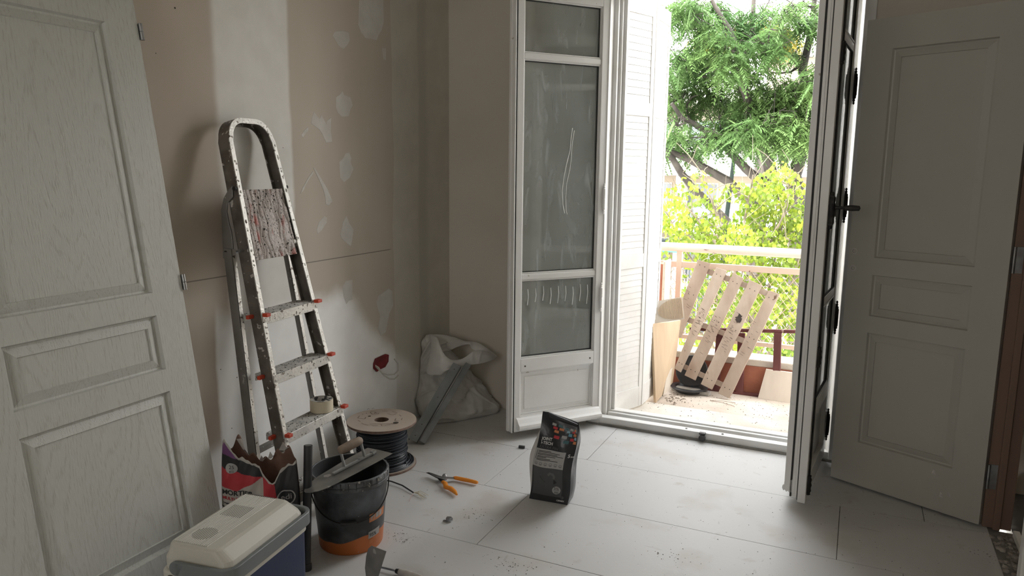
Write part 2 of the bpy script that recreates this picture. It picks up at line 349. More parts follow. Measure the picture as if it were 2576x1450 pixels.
# ------------------------------------------------------------------ french door frame
fr = thing('door_1', None, None, (-.645, YB, 0), kind='structure')
a = MB(); a.box(-1.29,-1.228,YB-.012,YB+.05,0,HEAD); obj('frame_face', a, M['white_frame'], fr, bevel=.003)
a = MB(); a.ext([(-.048,YB-.012,0),(.0,YB-.012,0),(.0,YB+.05,0),(-.067,YB+.05,0)], (0,0,HEAD)); obj('frame_face', a, M['white_frame'], fr, bevel=.003)
for sx_ in (1, -1):
    f = lambda x: x if sx_ > 0 else -1.29-x-.0
    def bb(x0, x1, y0, y1):
        q = MB(); xa, xb = sorted((f(x0), f(x1))); q.box(xa, xb, y0, y1, .0, HEAD); return q
    obj('jamb', bb(-1.29, -1.205, YB+.05, YB+.075), M['white_frame'], fr, bevel=.003)
    obj('jamb', bb(-1.29, -1.190, YB+.079, YB+.10), M['white_frame'], fr, bevel=.003)
    obj('jamb_seal', bb(-1.29, -1.212, YB+.074, YB+.080), M['gasket'], fr)
    obj('jamb', bb(-1.29, -1.172, YB+.10, YB+.135), M['white_frame'], fr, bevel=.003)
hd = MB(); hd.box(-1.29,0,YB-.012,YB+.05,2.305,HEAD+.03); hd.box(-1.29,0,YB+.05,YB+.135,2.28,HEAD+.03); obj('head_rail', hd, M['white_frame'], fr, bevel=.003)
s1 = MB(); s1.box(-1.30,-.0,YB-.006,YB+.045,.0,.045); obj('threshold', s1, M['white_frame'], fr, bevel=.003)
s1 = MB(); s1.box(-1.228,-.062,YB+.045,YB+.062,.0,.030); obj('threshold_channel', s1, M['white_frame'], fr)
s1 = MB(); s1.box(-1.2,-.09,YB+.062,YB+.085,.0,.056); obj('threshold_rib', s1, M['white_frame'], fr, bevel=.003)
s1 = MB(); s1.box(-1.2,-.09,YB+.085,YB+.14,.0,.064); obj('threshold_rib', s1, M['white_frame'], fr, bevel=.004)
s1 = MB(); s1.box(-1.30,0,YB-.018,YB-.007,.0,.010); obj('threshold_joint', s1, M['grout_line'], fr)
for px, py in ((1725,1081),(1816,1096)):
    p = fl(px, py, .046); q = MB().lathe([(.0,.004),(.004,.004),(.006,0),(.006,-.002)], 10, Matrix.Translation((p.x, YB+.018, .046))); obj('screw_head', q, M['steel'], fr)
p = fl(1768,1100,.02)
ds = MB().lathe([(0,.026),(.011,.026),(.017,.020),(.017,.0),(0,0)], 16, Matrix.Translation((p.x, YB-.012, .022)) @ Matrix.Rotation(math.radians(90),4,'X'))
ds.box(p.x-.016, p.x+.016, YB-.03, YB-.006, .040, .050)
tag(obj('door_stop', ds, M['black_plastic'], None, bevel=.002), 'small round black stop fixed to the white threshold of the balcony door', 'door stop')
p = fl(1778,1066,0)
tag(obj('threshold_plug', MB().lathe([(0,.014),(.010,.012),(.013,.004),(.013,-.0)], 14, Matrix.Translation((-.66, 3.965, -.0))), M['old_white']), 'small off-white round plug on the balcony slab just behind the threshold', 'plug')

# ------------------------------------------------------------------ glass
def glass_mat():
    m, N, L, B = newmat('dusty_glass')
    g_ = N.new('ShaderNodeBsdfGlass'); g_.inputs['IOR'].default_value = 1.45; g_.inputs['Roughness'].default_value = 0
    tr = N.new('ShaderNodeBsdfTransparent'); tr.inputs[0].default_value = (.90,.92,.91,1)
    gl = N.new('ShaderNodeBsdfGlossy'); gl.inputs['Roughness'].default_value = .03
    fn = N.new('ShaderNodeFresnel'); fn.inputs[0].default_value = 1.6
    m1 = N.new('ShaderNodeMixShader'); L.new(fn.outputs[0], m1.inputs[0]); L.new(tr.outputs[0], m1.inputs[1]); L.new(gl.outputs[0], m1.inputs[2])
    df = N.new('ShaderNodeBsdfDiffuse'); df.inputs[0].default_value = (.66,.70,.69,1)
    t = N.new('ShaderNodeTexCoord'); 
    def noise_(scale, stretch, rot=(0,0,0), dist=0, det=6):
        mp = N.new('ShaderNodeMapping'); mp.inputs['Scale'].default_value = stretch; mp.inputs['Rotation'].default_value = rot; L.new(t.outputs['Object'], mp.inputs[0])
        n = N.new('ShaderNodeTexNoise'); n.inputs['Scale'].default_value = scale; n.inputs['Detail'].default_value = det; n.inputs['Distortion'].default_value = dist; L.new(mp.outputs[0], n.inputs[0]); return n.outputs['Fac']
    def mr(v, a, b, c, d):
        r = N.new('ShaderNodeMapRange'); r.inputs[1].default_value = a; r.inputs[2].default_value = b; r.inputs[3].default_value = c; r.inputs[4].default_value = d; L.new(v, r.inputs[0]); return r.outputs[0]
    a1 = mr(noise_(2.2, (1,1,1), dist=1.2), .35, .75, .16, .38)
    a2 = mr(noise_(16, (1,1,.18), (0,.5,0), 1.5), .55, .8, 0, .22)
    ad = N.new('ShaderNodeMath'); L.new(a1, ad.inputs[0]); L.new(a2, ad.inputs[1])
    m2 = N.new('ShaderNodeMixShader'); L.new(ad.outputs[0], m2.inputs[0]); L.new(m1.outputs[0], m2.inputs[1]); L.new(df.outputs[0], m2.inputs[2])
    L.new(m2.outputs[0], N['Material Output'].inputs[0]); return m
M['glass'] = glass_mat()
M['smear'] = pm('dried_filler_smear', (.72,.73,.72), (.6,.62,.6), 30, .9)

def french_leaf(Mx, W_, ext_sign, name, label, pd=.024):
    """local: x from free edge to hinge, z up, d = depth measured from the outdoor face inwards"""
    t = thing(name, label, 'french door', M=Mx); T = .055
    Y = (lambda d: d) if ext_sign < 0 else (lambda d: T-d)
    def b_(x0, x1, d0, d1, z0, z1, q=None):
        q = q or MB(); y0, y1 = sorted((Y(d0), Y(d1))); return q.box(x0, x1, y0, y1, z0, z1)
    TOP = 2.29; WP = M['white_paint']
    obj('stile', b_(.018, .052, 0, T, .03, TOP), WP, t, bevel=.003)
    obj('stile', b_(.498, W_, 0, T, .03, TOP), WP, t, bevel=.003)
    obj('edge_seal', b_(.008, .018, .006, T-.006, .03, TOP), M['gasket'], t)
    obj('meeting_strip', b_(.0, .008, -.004, .028, .03, TOP), WP, t, bevel=.002)
    for z0, z1 in ((.03,.112),(.355,.425),(2.22,TOP)): obj('rail', b_(.052,.498,.0,T,z0,z1), WP, t, bevel=.003)
    for z0, z1 in ((.838,.870),(1.934,1.964)): obj('glazing_bar', b_(.052,.498,.004,T-.004,z0,z1), WP, t, bevel=.006)
    # glazing beads, panes
    for z0, z1 in ((.425,.838),(.870,1.934),(1.964,2.22)):
        q = MB()
        for x0, x1, a, c in ((.052,.059,z0,z1),(.491,.498,z0,z1),(.059,.491,z0,z0+.007),(.059,.491,z1-.007,z1)):
            b_(x0, x1, .008, .020, a, c, q); b_(x0, x1, pd+.010, .052, a, c, q)
        obj('glazing_bead', q, M['white_frame'], t, bevel=.002)
        q = MB()
        for x0, x1, a, c in ((.059,.062,z0+.007,z1-.007),(.488,.491,z0+.007,z1-.007),(.062,.488,z0+.007,z0+.010),(.062,.488,z1-.010,z1-.007)): b_(x0,x1,pd-.0045,pd+.0105,a,c,q)
        obj('glass_seal', q, M['gasket'], t)
        obj('pane', b_(.059,.491,pd,pd+.006,z0+.007,z1-.007), M['glass'], t)
    # lower panel with a moulded border
    pn = MB(); b_(.052,.498,.020,.035,.112,.355,pn)
    for k, (i, d) in enumerate(((0,.008),(.007,.013))):
        for x0, x1, a, c in ((.052+i,.058+i,.112+i,.355-i),(.492-i,.498-i,.112+i,.355-i),(.058+i,.492-i,.112+i,.118+i),(.058+i,.492-i,.349-i,.355-i)): b_(x0,x1,d,.02,a,c,pn)
    obj('panel', pn, WP, t, bevel=.002)
    fp = MB(); b_(.084,.466,.016,.020,.144,.323,fp); obj('raised_field', fp, WP, t, bevel=.002)
    # drip moulding at the foot of the outdoor face
    prof = [(0,.050),(-.012,.046),(-.018,.052),(-.024,.046),(-.030,.055),(-.036,.050),(-.042,.062),(-.040,.074),(-.028,.084),(-.012,.100),(0,.108)]
    x0 = -.004 if ext_sign > 0 else .030
    dm = MB(); dm.ext([(x0, Y(d), z) for d, z in prof], (W_-x0-.01, 0, 0)); obj('drip_moulding', dm, WP, t)
    for x, z in ((.078,.384),(.475,.387)):
        h = MB().lathe([(0,.001),(.0045,.001),(.0045,-.002)], 10, Matrix.Translation((x, Y(-.0005), z)) @ Matrix.Rotation(math.radians(90 if ext_sign < 0 else -90),4,'X')); obj('weep_hole', h, M['hole'], t)
    return t, Y, b_
hgL, frL = Vector((-1.225,3.80,0)), Vector((-1.570,3.372,0))
tL, YL_, bL_ = french_leaf(frameM(frL, hgL-frL), .548, -1, 'french_door_leaf', 'white glazed french door leaf left of the balcony opening, glass dusty and smeared')
obj('backing_strip', bL_(-.006,.004,.028,.05,.03,2.29), M['white_paint'], tL, bevel=.002)
# filler drips on its glass (left leaf, outdoor face)
def smear(pts, wd):
    q = MB(); pp = [Vector((x, .0235, z)) for x, z in pts]; n = len(pp)
    for i in range(n-1):
        a_, b2 = pp[i], pp[i+1]; d = (b2-a_).normalized(); s_ = Vector((-d.z, 0, d.x))*wd
        q.ext([a_-s_, a_+s_, b2+s_, b2-s_], (0,-.0006,0))
    return q
obj('smear', smear([(.345,1.612),(.338,1.56),(.334,1.50),(.315,1.43),(.300,1.36),(.292,1.29),(.298,1.22),(.310,1.175)], .0022), M['smear'], tL)
obj('smear', smear([(.356,1.60),(.345,1.53),(.342,1.46),(.335,1.40),(.318,1.33),(.314,1.26),(.318,1.19),(.325,1.17)], .0018), M['smear'], tL)
for k in range(9):
    x = .10+.045*k; z = .80-.02*random.random(); obj('smear', smear([(x,z),(x+.004,z-.04),(x-.002,z-.07-.04*random.random())], .0022), M['smear'], tL)

frR, hgR = Vector((-.115,3.215,0)), Vector((-.068,3.79,0))
tR, YR_, bR_ = french_leaf(frameM(frR, hgR-frR), .577, 1, 'french_door_leaf', 'white glazed french door leaf right of the balcony opening, seen edge on, black bolt rod', pd=.038)
WP = M['white_paint']
obj('astragal', bR_(-.006,.030,-.034,-.010,.055,2.29), WP, tR, bevel=.002)
obj('edge_seal', bR_(-.004,.018,-.010,-.003,.03,2.29), M['gasket'], tR)
obj('edge_groove', bR_(-.002,.010,-.003,.010,.04,2.29), WP, tR, bevel=.002)
obj('edge_groove', bR_(-.008,.008,.012,.019,.03,2.29), WP, tR, bevel=.002)
obj('edge_seal', bR_(-.003,.010,.019,.023,.02,2.29), M['gasket'], tR)
obj('meeting_stile_edge', bR_(-.012,.018,.023,.055,.014,2.29), WP, tR, bevel=.002)
BI = M['black_iron']
def yR(d): return YR_(d)
rod = MB().tube([(.028, yR(.059), z) for z in (.045,2.25)], .0045, 8); obj('bolt_rod', rod, BI, tR, smooth=True)
for z in (1.86,.645,.085,2.2):
    q = MB().lathe([(.0065,-.045),(.011,-.042),(.009,-.034),(.013,-.026),(.011,-.012),(.014,0),(.011,.012),(.013,.026),(.009,.034),(.011,.042),(.0065,.045)], 12, Matrix.Translation((.028, yR(.058), z)))
    y0, y1 = sorted((yR(.05), yR(.062))); q.box(.018,.038,y0,y1,z-.022,z+.022); obj('rod_bracket', q, BI, tR, smooth=True)
hk = MB().lathe([(.004,-.075),(.011,-.072),(.010,-.06),(.016,-.05),(.014,-.03),(.018,-.02),(.018,.02),(.014,.03),(.016,.05),(.010,.06),(.011,.072),(.004,.075)], 12, Matrix.Translation((.028, yR(.062), 1.25)))
y0, y1 = sorted((yR(.05), yR(.072))); hk.box(.014,.042,y0,y1,1.19,1.31); obj('handle_housing', hk, BI, tR, smooth=True)
hl = MB().tube([(.028, yR(.07), 1.262),(.026, yR(.105), 1.262),(.024, yR(.135), 1.262)], [.009,.006,.007], 10)
hl.lathe([(0,-.03),(.010,-.026),(.012,0),(.010,.026),(0,.03)], 12, Matrix.Translation((.024, yR(.140), 1.262)) @ Matrix.Rotation(math.radians(90),4,'X'))
obj('handle', hl, BI, tR, smooth=True)
# finial hinges on the right and left jamb
for X, zs in ((-.064, (1.787,1.25,.72,.19)), (-1.232, (1.25,.72))):
    for z in zs:
        q = MB().lathe([(0,-.082),(.003,-.080),(.005,-.074),(.003,-.069),(.006,-.063),(.004,-.057),(.0085,-.052),(.0085,-.003),(.007,0),(.0085,.003),(.0085,.052),(.004,.057),(.006,.063),(.003,.069),(.005,.074),(.003,.080),(0,.082)], 12, Matrix.Translation((X+.0, 3.780, z)))
        if X > -1: q.box(X-.004, X+.010, 3.780, 3.79, z-.040, z+.040); obj('hinge', q, BI, fr, smooth=True)
        else: obj('hinge', q, M['white_frame'], fr, smooth=True)

# ------------------------------------------------------------------ moulded panel doors
def panel_door(name, label, Mx, Wd, Hd, panels, x0, x1, mat, th=.034, sc=1.0, group=None):
    """local: x along the width, front face at y=0 looking towards -y, z up"""
    t = thing(name, label, 'door', M=Mx)
    q = MB(); zs = sorted(z for p in panels for z in p); zs = [0]+zs+[Hd]
    q.box(0, x0, 0, th, 0, Hd); q.box(x1, Wd, 0, th, 0, Hd)
    for k in range(0, len(zs), 2): q.box(x0, x1, 0, th, zs[k], zs[k+1])
    obj('door_slab', q, mat, t)
    for z0, z1 in panels:
        p = MB(); rings = [(0,0),(.004,.012),(.010,.0135),(.036,.004),(.0375,.009),(.042,.009)]; vs = []
        for i, d in rings: vs += [(x0+i,d,z0+i),(x1-i,d,z0+i),(x1-i,d,z1-i),(x0+i,d,z1-i)]
        fs = [(r*4+k, r*4+(k+1)%4, r*4+4+(k+1)%4, r*4+4+k) for r in range(len(rings)-1) for k in range(4)]
        n = len(rings)*4-4; fs += [(n, n+1, n+2, n+3)]
        vs += [(x0,th,z0),(x1,th,z0),(x1,th,z1),(x0,th,z1)]; b = len(vs)-4; fs += [(b+3,b+2,b+1,b)]
        fs += [(k, b+k, b+(k+1)%4, (k+1)%4) for k in range(4)]
        p.add(vs, fs); obj('panel', p, mat, t)
    return t
A_, B_ = Vector((-.030,3.570,.012)), Vector((.527,3.317,.012))
PN = [(.210,.712),(.786,.966),(1.041,1.907)]
rd = panel_door('panel_door', 'pale grained three panel door standing open at the right wall, two latch holes', frameM(A_, B_-A_), .612, 2.02, [(a-.012, b-.012) for a, b in PN], .110, .496, M['door_plain'])
for z in (1.05,.975):
    q = MB().lathe([(0,.0),(.009,0),(.0095,.002)], 16, Matrix.Translation((.025,.0005,z)) @ Matrix.Rotation(math.radians(90),4,'X')); obj('latch_hole', q, M['hole'], rd)
    q = MB().lathe([(.0095,.0),(.0095,.0014),(.0125,.0014),(.0125,0)], 20, Matrix.Translation((.025,0,z)) @ Matrix.Rotation(math.radians(90),4,'X')); obj('hole_rim', q, M['compound'], rd)
    
for x, z in ((.465,.075),(.495,.085),(.43,.162)):
    q = MB(); q.add([(x-.008,-.0002,z-.008),(x+.008,-.0002,z-.010),(x+.004,-.0002,z+.006),(x-.003,-.0002,z+.012),(x,-.005,z)], [(0,1,4),(1,2,4),(2,3,4),(3,0,4)]); obj('filler_blob', q, M['compound'], rd)
# leaning door on the left
th_ = .15; ez = Vector((-math.sin(th_), 0, math.cos(th_))); yaw = .017
ex = Vector((-math.sin(yaw), math.cos(yaw), 0)).normalized()
ez = (Matrix.Rotation(yaw,3,'Z') @ ez)
Wl = .115+.478+.115; org = Vector((-1.854,1.727,.006))-ex*Wl
Ml = Matrix.Identity(4); ey = ez.cross(ex)
for i in range(3):
    Ml[i][0] = ex[i]; Ml[i][1] = ey[i]; Ml[i][2] = ez[i]; Ml[i][3] = org[i]
s_ = .968
ld = panel_door('panel_door', 'off-white wood grained three panel door leaning on the left wall behind the cooler', Ml, Wl, 2.03*s_, [(a*s_, b*s_) for a, b in PN], .115, .115+.478, M['door_grain'])
for zpx_ in (80, 711):
    best = min((abs((lambda p: 725-((p-Vector((0,0,H))).dot(UP)/(p-Vector((0,0,H))).dot(FWD))*FPX)(Ml @ Vector((Wl,0,z)))-zpx_), z) for z in np.arange(.5,1.96,.005))[1]
    q = MB().lathe([(0,-.026),(.0065,-.026),(.0065,-.001),(.005,0),(.0065,.001),(.0065,.026),(0,.026)], 12, Matrix.Translation((Wl+.008,-.004,best))); q.box(Wl-.001,Wl+.006,.002,.006,best-.024,best+.024)
    obj('hinge_knuckle', q, M['steel'], ld, smooth=True)

# ------------------------------------------------------------------ bare pine door lining on the right
dl = thing('door_2', None, None, (JX, 3.33, 0), kind='structure')
q = MB(); q.box(.540,.640,3.335,3.400,.0,2.10); obj('lining', q, M['pine'], dl, bevel=.003)
q = MB(); q.box(.575,.600,3.318,3.336,.0,2.10); obj('stop', q, M['pine'], dl, bevel=.002)
q = MB(); q.box(.540,.640,2.620,2.665,.0,2.10); obj('lining', q, M['white_frame'], dl, bevel=.003)
q = MB(); q.box(.540,.640,2.665,3.335,2.055,2.10); obj('lining', q, M['pine'], dl)
for z in (1.08,.215,1.85):
    q = MB(); q.box(.545,.572,3.331,3.336,z-.05,z+.05); q.tube([(.542,3.326,z-.05),(.542,3.326,z+.05)], .006, 8); obj('hinge_plate', q, M['steel'], dl)
# broken tile edge and rubble in the doorway
q = MB(); pts = []
random.seed(3)
for i in range(90):
    x = .565+random.random()*.07; y = 2.67+random.random()*.62; s2 = random.uniform(.004,.014)
    q.lathe([(0,-s2*.3),(s2,-s2*.2),(s2*.8,s2*.5),(0,s2*.7)], 5, Matrix.Translation((x,y,-.004)) @ Matrix.Rotation(random.random()*6,4,'Z'))
tag(obj('mortar_rubble', q, M['rubble'], None, kind='stuff'), 'crumbled mortar along the broken tile edge in the right doorway', 'rubble')
struct('threshold_strip', MB().box(.556,.65,2.665,3.335,-.06,-.008), M['rubble'])
tag(obj('timber_batten', MB().box(.640,.662,2.70,3.30,-.004,.022), M['old_white'], bevel=.002), 'pale batten lying along the right doorway beyond the broken tile edge', 'batten')
q = MB().lathe([(0,0),(.05,0),(.065,.04),(.06,.12),(.03,.15),(0,.15)], 16, Matrix.Translation((.82,3.45,-.012)))
tag(obj('black_pot', q, M['black_plastic'], smooth=True), 'dark rounded pot on the floor of the passage beyond the right doorway', 'pot')
# ================================================================== STEP LADDER
M['ladder'] = pm('grimy_aluminium', (.11,.095,.08), (.20,.18,.155), 14, .5, .5, bump=.5, bscale=40, spots=(.55,.53,.50), sscale=45, sth=.64, bdist=.003)
M['ladder_edge'] = pm('splattered_aluminium', (.48,.47,.44), (.62,.60,.56), 12, .4, .35, bump=.7, bscale=90, spots=(.12,.10,.08), sscale=70, sth=.62, bdist=.003)
M['ladder_back'] = pm('aluminium', (.20,.19,.18), (.27,.26,.25), 8, .45, .6, bump=.2, spots=(.5,.5,.48), sscale=40, sth=.70)
M['tread'] = pm('paint_splattered_tread', (.58,.565,.54), (.42,.41,.39), 20, .7, bump=1, bscale=90, spots=(.07,.06,.05), sscale=75, sth=.60, bdist=.006)
def platform_mat():
    m = pm('encrusted_platform', (.66,.61,.59), (.54,.50,.48), 22, .75, bump=1, bscale=55, spots=(.07,.06,.05), sscale=95, sth=.62, bdist=.012)
    N, L = m.node_tree.nodes, m.node_tree.links; B = N['Principled BSDF']; src = B.inputs['Base Color'].links[0].from_socket
    t = [n for n in N if n.type == 'TEX_COORD'][0]; mp = N.new('ShaderNodeMapping'); mp.inputs['Scale'].default_value = (1,1,.3); L.new(t.outputs['Object'], mp.inputs[0])
    n = N.new('ShaderNodeTexNoise'); n.inputs['Scale'].default_value = 26; n.inputs['Detail'].default_value = 3; L.new(mp.outputs[0], n.inputs[0])
    r = N.new('ShaderNodeMapRange'); r.inputs[1].default_value = .60; r.inputs[2].default_value = .72; r.inputs[4].default_value = .75; L.new(n.outputs['Fac'], r.inputs[0])
    q = N.new('ShaderNodeMix'); q.data_type = 'RGBA'; L.new(r.outputs[0], q.inputs['Factor']); L.new(src, q.inputs['A']); q.inputs['B'].default_value = (.55,.13,.11,1); L.new(q.outputs['Result'], B.inputs['Base Color']); return m
M['platform'] = platform_mat()
M['red_cap'] = pm('red_plastic', (.55,.06,.02), (.42,.04,.02), 20, .5, spots=(.5,.45,.4), sscale=60, sth=.7)
lx, ly, psi, phi, wbm, kk, dd, s0 = -1.770, 2.193, .0786, .216, .211, .0538, .2242, .209
T_ = Vector((-math.sin(psi), math.cos(psi), 0)); Nn = Vector((-math.cos(psi), -math.sin(psi), 0))
Rr = Nn*math.sin(phi)+Vector((0,0,1))*math.cos(phi); Fo = Vector((lx, ly, 0)); Bk = Rr.cross(T_); Bk = Bk if Bk.dot(Nn) > 0 else -Bk   # Bk: from the front edge towards the wall
def LP(side, s, dep=0, off=0): return Fo+T_*(side*(wbm-kk*s)+off)+Rr*s+Bk*dep
lad = thing('step_ladder', 'paint-splattered aluminium step ladder with folded-up platform leaning on the left wall', 'ladder', Fo)
# hoop: one bent channel, swept up, over and down
hoop = []; TOPS = 1.615; rc = .085; side_w = wbm-kk*TOPS
for s in np.linspace(.012, TOPS-rc, 24): hoop.append(LP(-1, s))
c = Fo+T_*(-side_w+rc)+Rr*(TOPS-rc)
for a in np.linspace(PI, PI/2, 9)[1:]: hoop.append(c+T_*rc*math.cos(a)+Rr*rc*math.sin(a))
c = Fo+T_*(side_w-rc)+Rr*(TOPS-rc)
for a in np.linspace(PI/2, 0, 9)[:-1]: hoop.append(c+T_*rc*math.cos(a)+Rr*rc*math.sin(a))
for s in np.linspace(TOPS-rc, .012, 24): hoop.append(LP(1, s))
dn = 1 if Bk.dot(Vector((0,0,0))+Bk) > 0 else -1
# which side of the sweep is inside?
q = MB(); tt = (hoop[1]-hoop[0]).normalized(); qd = tt.cross(Bk); ins = 1 if qd.dot(T_) > 0 else -1
def sw(b, a0, a1, b0, b1):
    if ins < 0: b0, b1 = -b1, -b0
    b.sweep(hoop, Bk, a0, a1, b0, b1)
sw(q, .002, .052, 0, .0035); sw(q, .048, .052, 0, .020); obj('frame_channel', q, M['ladder'], lad, smooth=True)
q = MB(); sw(q, -.001, .003, -.0005, .019)
for i in range(60):                     # paint crust on the front flange
    s = random.uniform(.1, 1.55); sd = random.choice((-1,1)); p = LP(sd, s, -.001, -sd*.008); r_ = random.uniform(.003,.006)
    q.lathe([(0,r_*.5),(r_*.7,r_*.3),(r_,0)], 6, Matrix.Translation(p) @ Bk.to_track_quat('-Z','Y').to_matrix().to_4x4())
obj('front_flange', q, M['ladder_edge'], lad, smooth=True)
for side in (-1, 1): 
    q = MB(); a = LP(side, .0, .025, -side*.012); q.box(-.016,.016,-.030,.030,0,.045, frameM((a.x,a.y,0), T_)); obj('foot', q, M['black_plastic'], lad, bevel=.004)
hb = Vector((0,0,1))
for i in range(4):                      # treads
    s = s0+dd*i; wI = wbm-kk*s-.004
    f0 = LP(0, s, -.004); M4 = frameM(f0, T_, (0,0,1))     # local y = towards the wall
    q = MB(); q.box(-wI, wI, 0, .088, -.004, .0)
    for j in range(9): q.box(-wI+.004, wI-.004, .006+.0088*j, .0105+.0088*j, 0, .0025)
    st = obj('step', MB().add([M4 @ Vector(v) for v in q.v], q.f), M['tread'], lad, bevel=.001, segs=1)
    q = MB(); q.box(-wI-.006, wI+.006, -.003, .001, -.034, .002, M4); q.box(-wI, wI, .084, .088, -.028, .0, M4)
    for x in (-wI+.004, wI-.004): q.lathe([(0,.003),(.005,.002),(.006,0)], 8, M4 @ Matrix.Translation((x,-.003,-.018)) @ Matrix.Rotation(math.radians(90),4,'X'))
    obj('step_front', q, M['ladder_edge'], st, bevel=.001, segs=1)
    if i:
        for sgn, y, ln in ((-1,.045,.022),(-1,-.014,.0),(1,-.012,.0)):
            q = MB(); xx = sgn*(wI+.003)
            if ln: q.box(xx-.030, xx-.002, y-.007, y+.007, -.012, .002, M4)
            else: q.box(xx-.016 if sgn > 0 else xx-.006, xx+.012 if sgn > 0 else xx+.016, y-.010, y+.012, -.003, .010, M4)
            if not (ln == 0 and sgn < 0 and i == 2): obj('end_cap', q, M['red_cap'], st, bevel=.002)
# platform folded up between the rails
def plat(u, v):
    s = 1.085+.262*v; wI = (wbm-kk*s)-.022
    g1 = abs(mnoise.noise(Vector((u*11+mnoise.noise(Vector((u*3,v*5,1)))*.45, v*1.2, 0)))); g2 = abs(mnoise.noise(Vector((u*30, v*34, 5))))
    return LP(0, s, .006+.011*max(0,.22-g1)/.22-.004*g2, (2*u-1)*wI*(.96+.04*v)+.0)
q = MB().grid(plat, 90, 120); q.v = list(q.v)
nb = len(q.v); q2 = MB().grid(lambda u,v: LP(0, 1.085+.262*v, .030, (2*u-1)*((wbm-kk*(1.085+.262*v))-.022)*(.96+.04*v)), 1, 1)
q.add(q2.v, [f[::-1] for f in q2.f])
for (u0,v0),(u1,v1) in (((0,0),(1,0)),((1,0),(1,1)),((1,1),(0,1)),((0,1),(0,0))):
    def ed(u, v, d): s = 1.085+.262*v; return LP(0, s, d, (2*u-1)*((wbm-kk*s)-.022)*(.96+.04*v))
    q.add([ed(u0,v0,.008), ed(u1,v1,.008), ed(u1,v1,.030), ed(u0,v0,.030)], [(0,1,2,3)])
obj('platform', q, M['platform'], lad)
q = MB().tube([LP(-1,1.13,.03,-.02), LP(1,1.13,.03,.004)], .0065, 8); obj('platform_bar', q, M['steel'], lad, smooth=True)
q = MB(); p = LP(1,1.135,.012,-.012); q.tube([p-T_*.02, p+T_*.004], .010, 10); obj('platform_hook', q, M['old_white'], lad, smooth=True)
# rear legs
def BKp(side, z, dep=0, off=0, top=1.30):
    u = z/top; ft = Fo+Nn*.192; topp = Fo+Nn*(math.tan(phi)*top+.083); b = ft*(1-u)+topp*u; b.z = z
    wv = (.221*(1-u)+.153*u)
    return b+T_*(side*wv+off)+Nn*dep
for side in (-1, 1):
    q = MB(); pts = [BKp(side, z) for z in (.02,.3,.6,.9,1.10)]
    q.sweep(pts, Nn, -.030, .006, 0, .003*(-side))
    obj('rear_leg', q, M['ladder_back'], lad)
    q = MB()
    for a, b2 in zip(pts, pts[1:]):
        q.add([a+Nn*-.029, a+Nn*-.029-T_*side*.018, b2+Nn*-.029-T_*side*.018, b2+Nn*-.029], [(0,1,2,3)]); q.add([a+Nn*-.032, a+Nn*-.032-T_*side*.018, b2+Nn*-.032-T_*side*.018, b2+Nn*-.032], [(3,2,1,0)])
    obj('leg_flange', q, M['ladder_edge'], lad)
    q = MB(); a = BKp(side, .0, -.012, -side*.008); q.box(-.013,.013,-.022,.022,0,.035, frameM((a.x,a.y,0), T_)); obj('foot', q, M['black_plastic'], lad, bevel=.003)
    # hinge plate, outline worked out on the outer face of the left rail and mirrored to the right one
    nT = T_; o_ = LP(-1, 1.2, 0, -.004); sdp = []
    for x, y in ((582,468),(570,482),(561,500),(556,528),(560,570),(562,600),(566,650),(592,650),(588,612),(584,585),(576,560),(570,532),(572,510),(584,496)):
        d = ray(x, y); t = (o_-Vector((0,0,H))).dot(nT)/d.dot(nT); p = Vector((0,0,H))+d*t-Fo; sdp.append((p.dot(Rr), p.dot(Bk)))
    pr = [LP(side, s, d, side*.003) for s, d in sdp]
    q = MB(); q.ext(pr, T_*side*.006); obj('hinge_plate', q, M['ladder_back'], lad, bevel=.001)
    q = MB(); 
    for s, d in ((sdp[0][0]-.012, sdp[0][1]-.012),(sum(a[0] for a in sdp[6:8])/2+.022, sum(a[1] for a in sdp[6:8])/2)):
        p = LP(side, s, d, side*(.009 if side < 0 else .0)); q.tube([p, p+T_*side*.008], .008, 10)
    obj('rivet', q, M['black_iron'], lad, smooth=True)
q = MB().tube([BKp(-1,1.085,-.012,.0), BKp(1,1.085,-.012)], .006, 8); obj('cross_bar', q, M['steel'], lad, smooth=True)
q = MB().sweep([BKp(-1,.33), BKp(1,.33)], Nn, -.012, .010, -.001, .018); obj('cross_brace', q, M['ladder_back'], lad)

# masking tape roll on the lowest visible tread
s = s0+dd; ctr = LP(0, s, 0)+Nn*.040+T_*.105; ctr.z = LP(0,s).z+.004
M['tape'] = pm('cream_masking_tape', (.62,.55,.41), (.58,.51,.37), 4, .6); M['tape_core'] = pm('printed_card_core', (.52,.50,.46), (.06,.06,.06), 38, .6, lo=.52, hi=.54)
tp = thing('masking_tape', 'thick roll of cream masking tape standing on a tread of the step ladder', 'tape roll', ctr)
mt = Matrix.Translation(ctr)
obj('tape', MB().lathe([(.033,0),(.046,0),(.046,.048),(.033,.048),(.033,0)], 40, mt), M['tape'], tp, smooth=True, bevel=.001)
obj('core', MB().lathe([(.0305,.0),(.033,.0),(.033,.0485),(.0305,.0485),(.0305,0)], 40, mt), M['tape_core'], tp, smooth=True)
obj('paper_label', MB().lathe([(.0335,.0484),(.0445,.0484),(.0445,.0489),(.0335,.0489)], 40, mt), M['tape_core'], tp)

